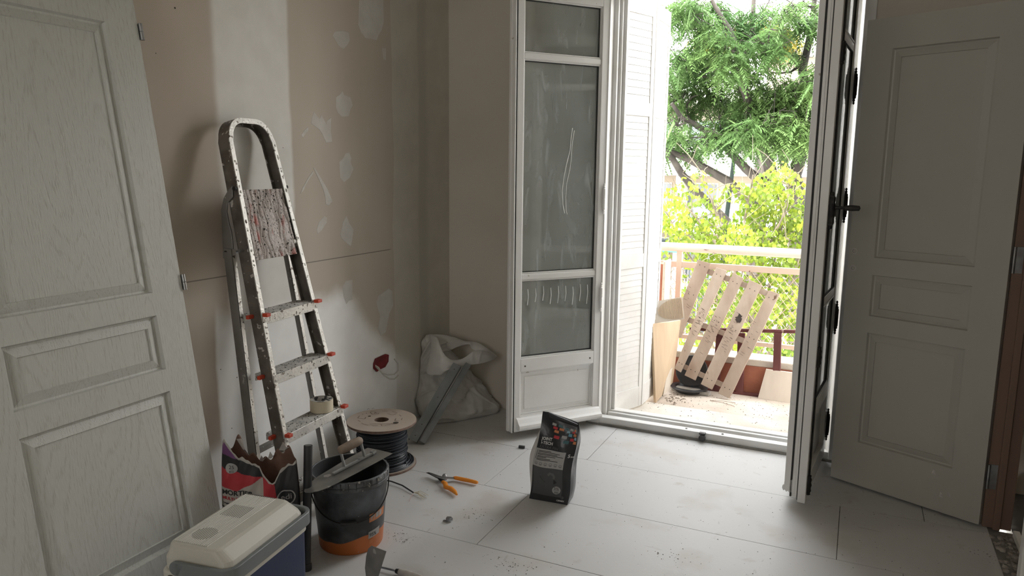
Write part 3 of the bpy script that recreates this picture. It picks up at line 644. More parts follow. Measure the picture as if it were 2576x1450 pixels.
# ================================================================== COOL BOX
M['cool_white'] = pm('cream_abs', (.52,.50,.44), (.56,.54,.48), 3, .4, bump=.05, spots=(.35,.32,.27), sscale=30, sth=.76)
M['cool_blue'] = pm('navy_abs', (.009,.018,.062), (.012,.023,.075), 3, .45, bump=.1, bscale=200)
M['cool_grey'] = pm('grey_abs', (.15,.165,.17), (.17,.185,.19), 3, .45)
bx = Vector((-.135,.991,0)); by = Vector((-.991,-.135,0)).normalized()
near = Vector((-1.446,1.338,0)); CL, CW = .385, .235
Mc = Matrix(((bx.x, by.x, 0, near.x),(bx.y, by.y, 0, near.y),(0,0,1,0),(0,0,0,1)))   # x: away along the long side, y: to the left
cb = thing('cool_box', 'blue and cream electric cool box with grey carry handle, bottom left of the room', 'cooler', M=Mc)
def rrect(x0, x1, y0, y1, r, n=6):
    o = []
    for cx, cy2, a in ((x1-r,y0+r,-PI/2),(x1-r,y1-r,0),(x0+r,y1-r,PI/2),(x0+r,y0+r,PI)):
        o += [(cx+r*math.cos(a+k*PI/2/n), cy2+r*math.sin(a+k*PI/2/n)) for k in range(n+1)]
    return o
def loft(secs, cap=True):
    q = MB(); n = len(secs[0][0]); vs = [(x, y, z) for pts, z in secs for x, y in pts]
    fs = [(i*n+k, i*n+(k+1)%n, (i+1)*n+(k+1)%n, (i+1)*n+k) for i in range(len(secs)-1) for k in range(n)]
    if cap: fs += [tuple(range(n-1,-1,-1)), tuple((len(secs)-1)*n+k for k in range(n))]
    return q.add(vs, fs)
obj('body', loft([(rrect(.012,CL-.012,.010,CW-.010,.03),0),(rrect(.006,CL-.006,.006,CW-.006,.03),.06),(rrect(.004,CL-.004,.004,CW-.004,.03),.276)]), M['cool_blue'], cb, smooth=True)
obj('rim', loft([(rrect(0,CL,0,CW,.032),.274),(rrect(0,CL,0,CW,.032),.293),(rrect(.004,CL-.004,.004,CW-.004,.03),.297)]), M['cool_white'], cb, smooth=True, bevel=.002)
lid = obj('lid', loft([(rrect(.010,CL-.010,.010,CW-.006,.03),.297),(rrect(.010,CL-.010,.010,CW-.006,.03),.330),(rrect(.016,CL-.014,.016,CW-.010,.03),.342),(rrect(.022,CL-.024,.050,CW-.016,.025),.366),(rrect(.028,CL-.030,.060,CW-.022,.02),.370)]), M['cool_white'], cb, smooth=False, bevel=.004)
q = MB(); NR = 17
for k in range(NR):
    y = .098+(CW-.030-.098)*k/(NR-1); q.box(.036, CL-.036, y-.0022, y+.0022, .3695, .3722)
obj('lid_rib', q, M['cool_white'], lid, bevel=.0008, segs=1, kind='stuff')
q = MB()
for k in range(NR-1):
    y = .098+(CW-.030-.098)*(k+.5)/(NR-1)
    if 3 <= k <= 13: q.box(.205, .275, y-.0020, y+.0020, .3695, .3716)
    if 3 <= k <= 12:
        h = math.sqrt(max(0, 1-((k-7.5)/5.2)**2))*.034; q.box(.095-h, .095+h, y-.0020, y+.0020, .3695, .3716)
    q.box(CL-.036, CL-.031, y-.0022, y+.0022, .366, .3712)
obj('vent_slot', q, M['hole'], lid, kind='stuff')
# handle band: near face, right long side, far face
hp = []
for x, y in [(0-.007, .165),(-.007,.10),(-.007,.04)]: hp.append((x,y))
for a in np.linspace(PI, 1.5*PI, 8): hp.append((.032+.039*math.cos(a), .032+.039*math.sin(a)))
hp += [(.1,-.007),(.2,-.007),(.3,-.007)]
for a in np.linspace(1.5*PI, 2*PI, 8): hp.append((CL-.032+.039*math.cos(a), .032+.039*math.sin(a)))
hp += [(CL+.007,.08),(CL+.007,.165)]
q = MB(); q.sweep([(x,y,.318) for x,y in hp], (0,0,1), -.020, .020, -.006, .006)
for x, s2 in ((-.007,1),(CL+.007,1)): q.lathe([(0,-.006),(.020,-.006),(.020,.006),(0,.006)], 20, Matrix.Translation((x,.165,.318)) @ Matrix.Rotation(PI/2,4,'Y'))
obj('handle', q, M['cool_grey'], cb, smooth=True, bevel=.002)
for y in (.06,.13,.19): 
    q = MB().lathe([(0,.0),(.012,0),(.012,.0015),(0,.0015)], 14, Matrix.Translation((-.0005,y,.284)) @ Matrix.Rotation(-PI/2,4,'Y') @ Matrix.Scale(.45,4,(1,0,0))); obj('catch_slot', q, M['hole'], cb)

# ================================================================== text helper
def text_geo(s, size, align='LEFT', bold=0):
    cu = bpy.data.curves.new('t', 'FONT'); cu.body = s; cu.size = size; cu.align_x = align; cu.offset = bold; cu.resolution_u = 3
    o = bpy.data.objects.new('t', cu); COL.objects.link(o); dg = bpy.context.evaluated_depsgraph_get(); me = o.evaluated_get(dg).to_mesh()
    vs = [(v.co.x, v.co.y) for v in me.vertices]; fs = [tuple(p.vertices) for p in me.polygons]
    o.evaluated_get(dg).to_mesh_clear(); bpy.data.objects.remove(o); bpy.data.curves.remove(cu); return vs, fs
def decal(name, polys, fn, mat, parent, th=0):
    q = MB()
    for vs, fs in polys: q.add([fn(x, y) for x, y in vs], fs)
    return obj(name, q, mat, parent)
def rect(x0, x1, y0, y1, n=1):
    if n == 1: return [(x0,y0),(x1,y0),(x1,y1),(x0,y1)], [(0,1,2,3)]
    vs = [(x0+(x1-x0)*i/n, y) for i in range(n+1) for y in (y0,y1)]; return vs, [(2*i,2*i+2,2*i+3,2*i+1) for i in range(n)]
def disc(cx, cy2, r, n=24):
    R = 5; vs = [(cx+r*j/R*math.cos(2*PI*k/n), cy2+r*j/R*math.sin(2*PI*k/n)) for j in range(1,R+1) for k in range(n)]+[(cx,cy2)]
    return vs, [(j*n+k, j*n+(k+1)%n, (j+1)*n+(k+1)%n, (j+1)*n+k) for j in range(R-1) for k in range(n)]+[(k,(k+1)%n,R*n) for k in range(n)]
def ring(cx, cy2, r0, r1, n=24):
    return [(cx+r*math.cos(2*PI*k/n), cy2+r*math.sin(2*PI*k/n)) for r in (r0,r1) for k in range(n)], [(k,(k+1)%n,n+(k+1)%n,n+k) for k in range(n)]
def shift(g_, dx, dy, sx2=1): return [(x*sx2+dx, y+dy) for x, y in g_[0]], g_[1]
def flat(name, c, rough=.6): M[name] = pm(name, c, None, 5, rough); return M[name]
flat('print_white', (.62,.62,.60)); flat('print_grey', (.36,.355,.345)); flat('print_black', (.018,.018,.018)); flat('print_darkgrey', (.065,.067,.07)); flat('print_midgrey',(.12,.12,.12))
flat('print_red', (.45,.03,.04)); flat('print_orange', (.55,.20,.08)); flat('print_teal', (.05,.14,.15)); flat('print_blue', (.12,.32,.42)); flat('print_cyan',(.25,.40,.46))

# ================================================================== GROUT BAG
M['grout_black'] = pm('black_gloss_film', (.016,.017,.019), (.024,.025,.028), 9, .32, bump=.5, bscale=22, bdist=.006)
M['grout_side'] = pm('white_film', (.58,.57,.55), (.50,.49,.47), 20, .45, bump=.5, bscale=25, bdist=.006)
ga, gb = fl(1331,1255), fl(1427,1272)
gx = (gb-ga).normalized(); GW = (gb-ga).length; gy = Vector((-gx.y, gx.x, 0)); GH = .385; GD = .085
def gcrease(u, v): return .004*math.sin(9*u+7*v)*math.sin(PI*v)+.003*math.sin(23*v+5*u)*v
def gfront(u, v, o=0.0):
    """bag face: u across, v up"""
    lean = .040*v; top = .0 if v < .8 else -.09*GH*max(0,u-.15)*((v-.8)/.2)
    wd = GW*(1-.10*v+.05*math.sin(PI*v)); x = (u-.5)*wd+GW/2+lean+.004*math.sin(11*v)
    dep = -.016*math.sin(PI*u)*math.sin(PI*min(1,v*1.1))+.035*v*v+gcrease(u, v)-o
    return ga+gx*x+gy*dep+Vector((0,0,1))*(v*GH+top+.001)
def gback(u, v):
    p = gfront(u, v); t = GD*(1-.95*v**3); f = p+gy*t; return f
gt = thing('grout_bag', 'black upright grout bag with coloured tile print standing alone on the white floor', 'bag', (ga+gb)/2)
q = MB(); q.cur = 0
n = 24; m = 36
q.grid(lambda u, v: gfront(u, v), n, m); q.grid(lambda u, v: gback(1-u, v), n, m)
q.grid(lambda u, v: gfront(1,v)*(1-u)+gback(1,v)*u+gx*.006*math.sin(PI*u)*math.sin(9*v), 6, m); q.grid(lambda u, v: gfront(u,1)*(1-v)+gback(u,1)*v, n, 2)
q.cur = 1; q.grid(lambda u, v: gback(0,v)*(1-u)+gfront(0,v)*u-gx*.030*math.sin(PI*min(1,u*1.15))*math.sin(PI*min(1,v*1.25))**.6, 6, m)
obj('sack', q, [M['grout_black'], M['grout_side']], gt, smooth='all')
def G(o=.0008): return lambda x, y: gfront(x/GW, y/GH, o)
q = MB().grid(lambda u, v: gfront(.22+.80*u, .985-.06*v, .0)+Vector((0,0,.008*math.sin(PI*v)+.012*(1-u)))-gy*(.006+.010*math.sin(PI*v)), 20, 5); obj('folded_top', q, M['grout_black'], gt, smooth='all')
X = lambda u: u*GW
Y_ = lambda v: v*GH
def grect(u0, u1, v0, v1): 
    nn = 10; vs = [(X(u0+(u1-u0)*i/nn), Y_(v0+(v1-v0)*j/nn)) for j in range(nn+1) for i in range(nn+1)]
    return vs, [(j*(nn+1)+i, j*(nn+1)+i+1, (j+1)*(nn+1)+i+1, (j+1)*(nn+1)+i) for j in range(nn) for i in range(nn)]
decal('label_panel', [grect(-.0,.80,.40,.60)], G(), M['print_grey'], gt)
q = [grect(.045,.80,.05,.40)]
decal('trowel_picture', [grect(.045,.80,.075,.395)], G(.0007), M['print_darkgrey'], gt)
pic = []
for pts in ([(.22,.30),(.60,.27),(.66,.245),(.60,.225),(.35,.235),(.27,.265)],):
    pic.append(([(X(a),Y_(b)) for a,b in pts],[tuple(range(len(pts)))]))
decal('trowel_picture', pic, G(.0012), M['print_black'], gt)
pic = [([(X(a),Y_(b)) for a,b in [(.42,.33),(.48,.355),(.58,.345),(.62,.31),(.60,.28),(.56,.285),(.56,.315),(.50,.33),(.45,.31)]],[tuple(range(9))])]
decal('trowel_picture', pic, G(.0013), M['print_midgrey'], gt)
decal('lettering', [shift(text_geo('JOINT',.0175,bold=.0005),X(.09),Y_(.700)), shift(text_geo('I-TECH',.0175,bold=.0005),X(.09),Y_(.655))], G(.0014), M['print_white'], gt)
decal('lettering', [shift(text_geo('EXTRA FIN',.0175),X(.080),Y_(.611))], G(.0013), M['print_midgrey'], gt, )
decal('lettering', [shift(text_geo('5',.020,bold=.0005),X(.86),Y_(.545)), shift(text_geo('KG',.009,bold=.0003),X(.93),Y_(.545))], G(.0014), M['print_white'], gt)
q = [grect(.055,.067,.485,.585)]
for k, (a, b) in enumerate(((.09,.42),(.09,.66),(.09,.60),(.09,.76),(.09,.56),(.09,.33),(.09,.44),(.09,.64))):
    y = .580-.0125*k-.004*(k//2); q.append(grect(a, b, y-.0040, y+.0025))
decal('small_print', q, G(.0013), M['print_black'], gt)
q = []
for k in range(6): q.append(shift(ring(0,0,.0058,.0068,14), X(.10+.125*k), Y_(.437)))
for k in range(6): q.append(grect(.085+.125*k,.115+.125*k,.428,.434))
decal('pictogram', q, G(.0013), M['print_black'], gt)
cols = {'w':'print_grey','r':'print_red','o':'print_orange','t':'print_teal','b':'print_blue','c':'print_cyan','k':'print_black'}
tiles = [(.31,.875,.13,'w'),(.34,.835,.14,'r'),(.38,.795,.14,'o'),(.39,.735,.16,'r'),(.49,.872,.13,'t'),(.52,.832,.14,'o'),(.56,.79,.13,'k'),(.60,.745,.15,'w'),(.66,.695,.15,'t'),
         (.68,.85,.10,'t'),(.73,.812,.09,'c'),(.77,.772,.10,'b'),(.82,.722,.10,'r'),(.81,.85,.09,'w'),(.87,.812,.08,'r'),(.90,.775,.08,'o'),(.92,.845,.05,'o'),(.92,.735,.06,'c'),(.90,.69,.08,'o')]
for k in cols:
    q = [([(X(u+a), Y_(v+b)) for a, b in ((0,0),(w_*.92,-.006),(w_,.026),(.015,.030))], [(0,1,2,3)]) for u, v, w_, c in tiles if c == k]
    if q: decal('tile_swatch', q, G(.0013), M[cols[k]], gt)
decal('round_sticker', [disc(X(.66),Y_(.155),.0175,28)], G(.0016), M['print_grey'], gt)
decal('round_sticker', [shift(text_geo('BLANC',.0062,'CENTER',.0003),X(.66),Y_(.178)), shift(text_geo('NATUREL',.0052,'CENTER',.0003),X(.66),Y_(.161)), rect(X(.585),X(.735),Y_(.149),Y_(.152))]+[rect(X(.61+.012*k),X(.61+.012*k+.003+.003*(k%3)),Y_(.118),Y_(.140)) for k in range(9)], G(.0020), M['print_black'], gt)
decal('emblem', [ring(X(.83),Y_(.075),.0050,.0062,18), rect(X(.825),X(.838),Y_(.062),Y_(.088)), rect(X(.838),X(.865),Y_(.073),Y_(.078))], G(.0014), M['print_midgrey'], gt)
decal('lettering', [shift(text_geo('CERMIX',.0095,bold=.0003),X(.70),Y_(.028))], G(.0016), M['print_white'], gt)

# ================================================================== PAINT BUCKET
bc = Vector((-1.655,2.128,0))
def bucket_mat():
    m, N, L, B = newmat('bucket_plastic'); B.inputs['Roughness'].default_value = .42
    t = N.new('ShaderNodeTexCoord'); s = N.new('ShaderNodeSeparateXYZ'); L.new(t.outputs['Object'], s.inputs[0])
    n = N.new('ShaderNodeTexNoise'); n.inputs['Scale'].default_value = 6; L.new(t.outputs['Object'], n.inputs[0])
    a = N.new('ShaderNodeMath'); a.operation = 'MULTIPLY_ADD'; a.inputs[1].default_value = .05; L.new(n.outputs['Fac'], a.inputs[0]); L.new(s.outputs['Z'], a.inputs[2])
    x = N.new('ShaderNodeMath'); x.operation = 'MULTIPLY_ADD'; x.inputs[1].default_value = -.14; L.new(s.outputs['X'], x.inputs[0]); L.new(a.outputs[0], x.inputs[2])
    r = N.new('ShaderNodeMapRange'); r.inputs[1].default_value = .306; r.inputs[2].default_value = .309; L.new(x.outputs[0], r.inputs[0])
    mx = N.new('ShaderNodeMix'); mx.data_type = 'RGBA'; mx.inputs['A'].default_value = (.52,.15,.035,1)
    n2 = N.new('ShaderNodeTexNoise'); n2.inputs['Scale'].default_value = 9; n2.inputs['Detail'].default_value = 6; L.new(t.outputs['Object'], n2.inputs[0])
    cr = N.new('ShaderNodeValToRGB'); e = cr.color_ramp.elements; e[0].position = .42; e[1].position = .75; e[0].color = (.035,.036,.038,1); e[1].color = (.15,.17,.19,1); L.new(n2.outputs['Fac'], cr.inputs[0])
    L.new(cr.outputs[0], mx.inputs['B']); L.new(r.outputs[0], mx.inputs['Factor'])
    n3 = N.new('ShaderNodeTexNoise'); n3.inputs['Scale'].default_value = 34; n3.inputs['Detail'].default_value = 2; L.new(t.outputs['Object'], n3.inputs[0])
    r3 = N.new('ShaderNodeMapRange'); r3.inputs[1].default_value = .72; r3.inputs[2].default_value = .75; L.new(n3.outputs['Fac'], r3.inputs[0])
    m3 = N.new('ShaderNodeMix'); m3.data_type = 'RGBA'; L.new(r3.outputs[0], m3.inputs['Factor']); L.new(mx.outputs['Result'], m3.inputs['A']); m3.inputs['B'].default_value = (.36,.35,.32,1)
    L.new(m3.outputs['Result'], B.inputs['Base Color']); return m
M['bucket'] = bucket_mat(); M['bucket_in'] = pm('bucket_inside', (.02,.021,.023), (.12,.13,.14), 7, .6, lo=.5, hi=.8)
M['bucket_rim'] = pm('bucket_rim', (.13,.14,.15), (.06,.06,.06), 25, .5, spots=(.35,.33,.3), sscale=50, sth=.66)
bk = thing('paint_bucket', 'large dark plastic bucket with orange base band and wire handle, trowel across it', 'bucket', bc)
mb_ = Matrix.Translation(bc)
obj('body', MB().lathe([(0,.003),(.110,.003),(.115,.0),(.118,.006),(.140,.262),(.137,.262),(.113,.012),(0,.012)], 56, mb_), M['bucket'], bk, smooth=True)
obj('inner_wall', MB().lathe([(.1365,.288),(.134,.260),(.111,.014),(0,.0135)], 56, mb_), M['bucket_in'], bk, smooth=True)
q = MB().lathe([(.139,.250),(.1445,.252),(.1445,.264),(.1405,.266),(.1455,.270),(.1455,.286),(.142,.291),(.1365,.291),(.1365,.262)], 56, mb_)
for k in range(56): q.box(-.003,.003,-.0015,.002,.268,.289, mb_ @ Matrix.Rotation(2*PI*k/56,4,'Z') @ Matrix.Translation((0,-.1450,0))) if k % 2 else None
obj('rim', q, M['bucket_rim'], bk, smooth=True, bevel=.001)
q = MB()
for k in range(8):
    a = -PI/2+(.35+.19*k)-.3; L_ = random.uniform(.012,.03); q.tube([bc+Vector((.1465*math.cos(a),.1465*math.sin(a),.288)), bc+Vector((.1462*math.cos(a),.1462*math.sin(a),.288-L_))], [.0025,.0012], 6)
obj('paint_drip', q, M['black_plastic'], bk, smooth=True, kind='stuff')
ang0 = math.atan2(-bc.y, -bc.x)
def bp(th, z, o=0): 
    r = .118+(.140-.118)*(z-.006)/.256+o; return bc+Vector((r*math.cos(th), r*math.sin(th), z))
bail = []
for t in np.linspace(-1, 1, 33):
    th = ang0+t*1.62; bail.append(bp(th, .250-.118*math.cos(t*PI/2)**.75, .006))
obj('wire_handle', MB().tube(bail, .0022, 6), M['black_iron'], bk, smooth=True)
q = MB().grid(lambda u, v: bp(ang0-.10-.17+.34*u, .128+.016*v, .011), 8, 1); q.grid(lambda u, v: bp(ang0-.10-.17+.34*u, .128+.016*v, .001), 8, 1)
obj('grip', MB().tube([bp(ang0-.06-.2+.4*k/8, .134, .008) for k in range(9)], .0085, 8), M['black_plastic'], bk, smooth=True)
def BD(o=.001): return lambda x, y: bp(ang0+x/.128, y, o)
def crect(x0, x1, y0, y1, sl=0): 
    nn = 10; vs = [(x0+(x1-x0)*i/nn, (y0 if j == 0 else y1)+sl*i/nn) for i in range(nn+1) for j in (0,1)]; return vs, [(2*i,2*i+2,2*i+3,2*i+1) for i in range(nn)]
decal('orange_label', [crect(.068,.150,.118,.150,.004)], BD(.0010), M['print_orange'], bk)
decal('label_box', [crect(.074,.092,.126,.144), crect(.097,.112,.128,.149), crect(.115,.130,.129,.150)], BD(.0016), M['print_grey'], bk)
decal('label_mark', [([(.075,.127),(.089,.128),(.088,.141)],[(0,1,2)])], BD(.0020), M['print_orange'], bk)
decal('label_panel', [crect(.066,.122,.052,.080,.006)], BD(.0010), M['print_grey'], bk)
decal('lettering', [shift(text_geo('95%',.020,bold=.0003),.070,.060)], BD(.0018), M['print_darkgrey'], bk)
decal('label_panel', [crect(.070,.086,.030,.048)], BD(.0010), M['print_orange'], bk)

# ================================================================== FINISHING TROWEL laid across the bucket
M['blade'] = pm('dusty_steel_blade', (.30,.285,.265), (.17,.165,.155), 9, .45, .55, bump=.15, spots=(.45,.43,.40), sscale=22, sth=.64)
M['ali'] = pm('cast_aluminium', (.52,.54,.55), (.35,.36,.36), 20, .35, .8, bump=.2)
M['dirty_wood'] = pm('dirty_wood_grip', (.30,.235,.18), (.20,.15,.11), 12, .7, bump=.3, bscale=30)
# blade plane through three points
pA, pB, pC = fl(765,1238,.286), fl(988,1142,.345), fl(817,1191,.302)
nrm = (pB-pA).cross(pC-pA).normalized(); nrm = nrm if nrm.z > 0 else -nrm
def tpt(x, y, h=0):
    d = ray(x, y); o = Vector((0,0,H)); t = (pA-o).dot(nrm)/d.dot(nrm); return o+d*t+nrm*h
tw = thing('finishing_trowel', 'large steel finishing trowel with worn wooden grip lying across the bucket rim', 'trowel', tpt(870,1190))
out = [(765,1238),(767,1230),(774,1221),(785,1212),(800,1200),(817,1190),(871,1157),(925,1128),(956,1134),(988,1142),(966,1154),(900,1190),(850,1216),(823,1229),(800,1237),(780,1241),(769,1241)]
q = MB(); q.ext([tpt(x, y) for x, y in out], nrm*.0016); obj('blade', q, M['blade'], tw)
q = MB(); q.bar(tpt(838,1198,.008), tpt(940,1145,.008), .013, .009, nrm); obj('mounting_bar', q, M['ali'], tw, bevel=.003)
q = MB(); q.tube([tpt(936,1147,.008), tpt(944,1142,.010)], .010, 8); q.tube([tpt(905,1163,.006),tpt(905,1163,.016)],.005,8); obj('bar_nut', q, M['steel'], tw, smooth=True)
g0, g1 = tpt(866,1180,.074), tpt(916,1154,.074)
q = MB(); q.bar(tpt(868,1181,.008), g0, .014, .006, (g1-g0)); obj('handle_post', q, M['ali'], tw, bevel=.002); q = MB(); q.bar(tpt(918,1156,.008), g1, .014, .006, (g1-g0)); obj('handle_post', q, M['ali'], tw, bevel=.002)
q = MB(); ps_ = [g0+(g1-g0)*t for t in (-.06,-.03,0,.2,.5,.8,1.0,1.06)]; q.tube(ps_, [.010,.0145,.0155,.0165,.0175,.0165,.015,.010], 14); obj('grip', q, M['dirty_wood'], tw, smooth=True)

# ================================================================== BLACK TUBE
pb, pt_ = Vector((-1.668,1.888,.0)), Vector((-1.690,1.945,.435))
q = MB().tube([pb, pb*.5+pt_*.5, pt_], .0150, 20, caps=False); q.tube([pt_, pb*.5+pt_*.5, pb+Vector((0,0,.002))], .0125, 20, caps=True)
tu = thing('black_tube', 'slim black plastic tube standing upright between the cool box and the bucket', 'tube', pb)
obj('tube', q, M['black_plastic'], tu, smooth=True)
q = MB().lathe([(0,.0),(.019,.0),(.019,.020),(.0155,.024),(0,.024)], 16, Matrix.Translation(pb)); obj('end_cap', q, M['black_plastic'], tu, smooth=True)

# ================================================================== CEMENT SACK
sA, sB = Vector((-1.905,1.765,0)), Vector((-1.715,1.905,0))
ux = (sB-sA).normalized(); SWd = (sB-sA).length; uy = Vector((-ux.y, ux.x, 0)); SH = .47
def toph(a):
    ks = [(0,.462),(.05,.485),(.12,.458),(.24,.425),(.40,.412),(.52,.398),(.56,.365),(.64,.340),(.72,.338),(.79,.372),(.90,.392),(1.0,.395),(1.05,.39)]
    for (a0,h0),(a1,h1) in zip(ks, ks[1:]):
        if a <= a1: return h0+(h1-h0)*(a-a0)/(a1-a0)
    return ks[-1][1]
def sk(u, v, o=0.0, side=1):
    """u 0..1 across the front then wrapped; v = height fraction of the torn top"""
    x = (u-.5)*SWd*(1+.10*math.sin(PI*min(1,v)*.9)); e = math.sqrt(max(0, 1-(2*u-1)**2)); d = (.052*e+.004)*side
    cr = .0045*math.sin(17*u+9*v)*math.cos(13*v-4*u)+.003*math.sin(41*u-23*v)
    z = v*toph(u)+(.003*math.sin(25*u)+.002*math.sin(71*u) if v > .98 else 0)
    return (sA+sB)/2+ux*x+uy*(-d+cr-o*side+.03*v*(1-u)-.006)+Vector((0,0,z))
def bkside(u, v):
    h = .398+.055*math.exp(-((u-.17)/.07)**2)+.02*math.sin(9*u)+.012*math.sin(37*u); x = (u-.5)*SWd*(1+.10*math.sin(PI*v*.9)); e = math.sqrt(max(0,1-(2*u-1)**2))
    return (sA+sB)/2+ux*x+uy*(.050*e+.003*math.sin(15*u+9*v)+.03*v*(1-u))+Vector((0,0,v*h+(.004*math.sin(30*u) if v > .97 else 0)))
flat('sack_red', (.42,.035,.045), .7); flat('sack_black', (.022,.022,.024), .6); flat('sack_purple', (.16,.06,.17), .5); flat('sack_kraft', (.40,.37,.33), .8)
M['sack_red2'] = pm('red_paper', (.46,.04,.05), (.36,.03,.04), 9, .7, bump=.3, bscale=30); M['sack_in'] = pm('brown_liner', (.12,.065,.045), (.20,.12,.09), 8, .8, bump=.3); M['sack_white'] = pm('torn_paper', (.45,.43,.40), (.35,.33,.30), 12, .9)
def region(u, v):
    z = v*toph(u); zt = z+.055*min(u,.6)
    if v > .978: return 5
    if u > .70+.05*math.sin(z*9): return 1
    if u < .56:
        if zt > .432: return 2
        if zt > .385: return 1
        if zt > .318+max(0,u-.22)*.20: return 0
        if z < .262 and math.sin((z+.006*math.sin(14*u))*360) > .35: return 1
        return 3
    return 0 if z > .12 else 3
sk_ = thing('cement_sack', 'torn open red and black paper cement sack standing behind the cool box', 'sack', (sA+sB)/2)
mats = [M['sack_red2'], M['sack_black'], M['sack_purple'], M['sack_kraft'], M['sack_in'], M['sack_white']]
q = MB().grid(lambda u, v: sk(u, v), 200, 280, region); obj('front_sheet', q, mats, sk_, smooth='all', solid=.0012)
q = MB().grid(lambda u, v: bkside(u, v), 60, 30, lambda u, v: 4); obj('back_sheet', q, mats, sk_, smooth='all', solid=.0012)
q = MB()
for u0, wd, hh in ((.16,.16,.035),(.58,.10,.022),(.74,.16,.028),(.46,.09,.018)):
    p0 = bkside(u0, .99); p1 = bkside(min(1,u0+wd), .99); pm_ = (p0+p1)/2+Vector((.005,-.01,hh)); pz = (p0*.3+p1*.7)+Vector((.02,-.02,hh*.4))
    q.add([p0, p1, pm_, pz, (p0+p1)/2+Vector((.015,-.015,0))], [(0,4,2),(4,1,3),(4,3,2)])
obj('torn_flap', q, M['sack_white'], sk_, solid=.001)
q = MB().grid(lambda u, v: (sA+sB)/2+ux*(u-.5)*SWd*.8+uy*(-.035+.07*v)+Vector((0,0,.15)), 2, 2); obj('cement', q, M['rubble'], sk_)
def SK(o=.0018): return lambda x, y: sk(x, y/toph(x), o)
def sx_(g_, cx, cy2, k=1/.24): return [(cx+x*k, cy2+y) for x, y in g_[0]], g_[1]
decal('weight_disc', [sx_(disc(0,0,.019,20), .15, .386)], SK(.0022), M['print_grey'], sk_)
decal('lettering', [sx_(text_geo('25',.018,'CENTER',0), .15, .384), sx_(text_geo('KG',.010,'CENTER',0), .15, .371)], SK(.0030), M['print_black'], sk_)
decal('lettering', [sx_(text_geo('MORTIER',.0235,'LEFT',.0006), .015, .292)], SK(.0026), M['print_black'], sk_)
decal('lettering', [sx_(text_geo('MULTI PRO',.014,'LEFT',.0004), .02, .274)], SK(.0026), M['print_red'], sk_)
decal('round_logo', [sx_(ring(0,0,.024,.028,30), .845, .275)], SK(.0028), M['print_grey'], sk_)
decal('lettering', [sx_(text_geo('edi',.028,'CENTER',.0003), .845, .268)], SK(.0030), M['print_grey'], sk_)

# ================================================================== CABLE REEL
M['ply'] = pm('pale_plywood', (.40,.33,.27), (.46,.39,.33), 5, .7, bump=.15, stretch=(1,.2,1)); M['ply_edge'] = pm('dark_ply_edge', (.10,.06,.045), (.20,.13,.10), 30, .8)
M['cable'] = pm('dark_cable', (.024,.028,.036), (.034,.040,.05), 6, .38)
rc_ = Vector((-1.977,2.792,0)); RF = .160; RZ = .220
rl = thing('cable_reel', 'plywood cable reel wound with dark cable standing on end near the left wall', 'cable reel', rc_)
mr_ = Matrix.Translation(rc_)
for z, rr_ in ((0,RF),(RZ-.011,RF+.004)):
    f_ = obj('flange', MB().lathe([(.034,z+.0115),(rr_-.001,z+.0115),(rr_-.001,z-.0005+.0),(.034,z)], 64, mr_), M['ply'], rl, smooth=True)
    obj('flange_edge', MB().lathe([(rr_,z+.001),(rr_+.0012,z+.003),(rr_+.0008,z+.009),(rr_,z+.0105)], 64, mr_), M['ply_edge'], f_)
obj('core', MB().lathe([(.034,0),(.034,RZ+.0005),(.0335,RZ-.03),(.0335,0)], 32, mr_), M['ply_edge'], rl, smooth=True)
obj('core', MB().lathe([(.098,.011),(.098,RZ-.011)], 32, mr_), M['cable'], rl, smooth=True)
def helix(r0, z0, z1, turns, wob, seed, r=.0027):
    rs = random.Random(seed); n = int(turns*36); a = []; ph = rs.random()*6
    for i in range(n+1):
        t = i/n; th = 2*PI*turns*t; rr_ = r0+wob*math.sin(th*.37+ph)+wob*.6*math.sin(th*.13+2*ph)
        a.append(rc_+Vector((rr_*math.cos(th), rr_*math.sin(th), z0+(z1-z0)*t+.0016*math.sin(th*.51+ph))))
    return a
q = MB(); q.tube(helix(.107,.014,RZ-.016,34,.0015,1), .0027, 5); q.tube(helix(.1115,.018,RZ-.018,30,.0022,2), .0027, 5); q.tube(helix(.116,.020,RZ-.020,24,.003,5), .0027, 5)
for k in range(9): q.tube(helix(.120+.0035*k, .0145+.0015*(k%2), .0155+.0015*(k%2), 1, .001, 20+k), .0027, 5)
for k in range(5): q.tube(helix(.121+.003*k, .020+.002*k, .021, 1, .0015, 40+k), .0027, 5)
obj('wound_cable', q, M['cable'], rl, smooth=True, kind='stuff')
# print on the top flange (real px traced to the top plane)
ZT = RZ+.0012
def T3(x, y): p = fl(860+x/12.267, 1000+y/12.267, ZT); return p
def stroke(pts, wd=.0030):
    q = MB(); pp = [T3(*p) for p in pts]
    for a_, b2 in zip(pp, pp[1:]):
        d = (b2-a_).normalized(); s_ = Vector((-d.y,d.x,0))*wd*.5; q.add([a_-s_,a_+s_,b2+s_,b2-s_], [(3,2,1,0)])
    return q
for pts in ([(545,575),(485,645),(705,668),(740,615)],[(505,710),(570,755)],[(600,800),(690,835),(805,860)],[(1050,425),(900,445),(875,470),(945,530),(1120,510),(1150,485)],[(1240,425),(1410,432)],[(1405,500),(1500,535),(1580,545),(1690,505)],[(1555,440),(1710,480)],[(1760,540),(1835,585)],[(1670,650),(1630,718),(1775,722)],[(1865,640),(1835,705)],[(870,825),(1700,820)],[(930,878),(1110,880)],[(1210,840),(1230,880),(1330,880),(1500,845)],[(1000,500),(1030,460),(1080,495)],[(1015,485),(1065,482)],[(780,380),(820,350),(860,372)],[(880,355),(915,352)],[(935,362),(965,335),(1000,350)]):
    obj('stencil_print', stroke(pts), M['ply_edge'], rl)
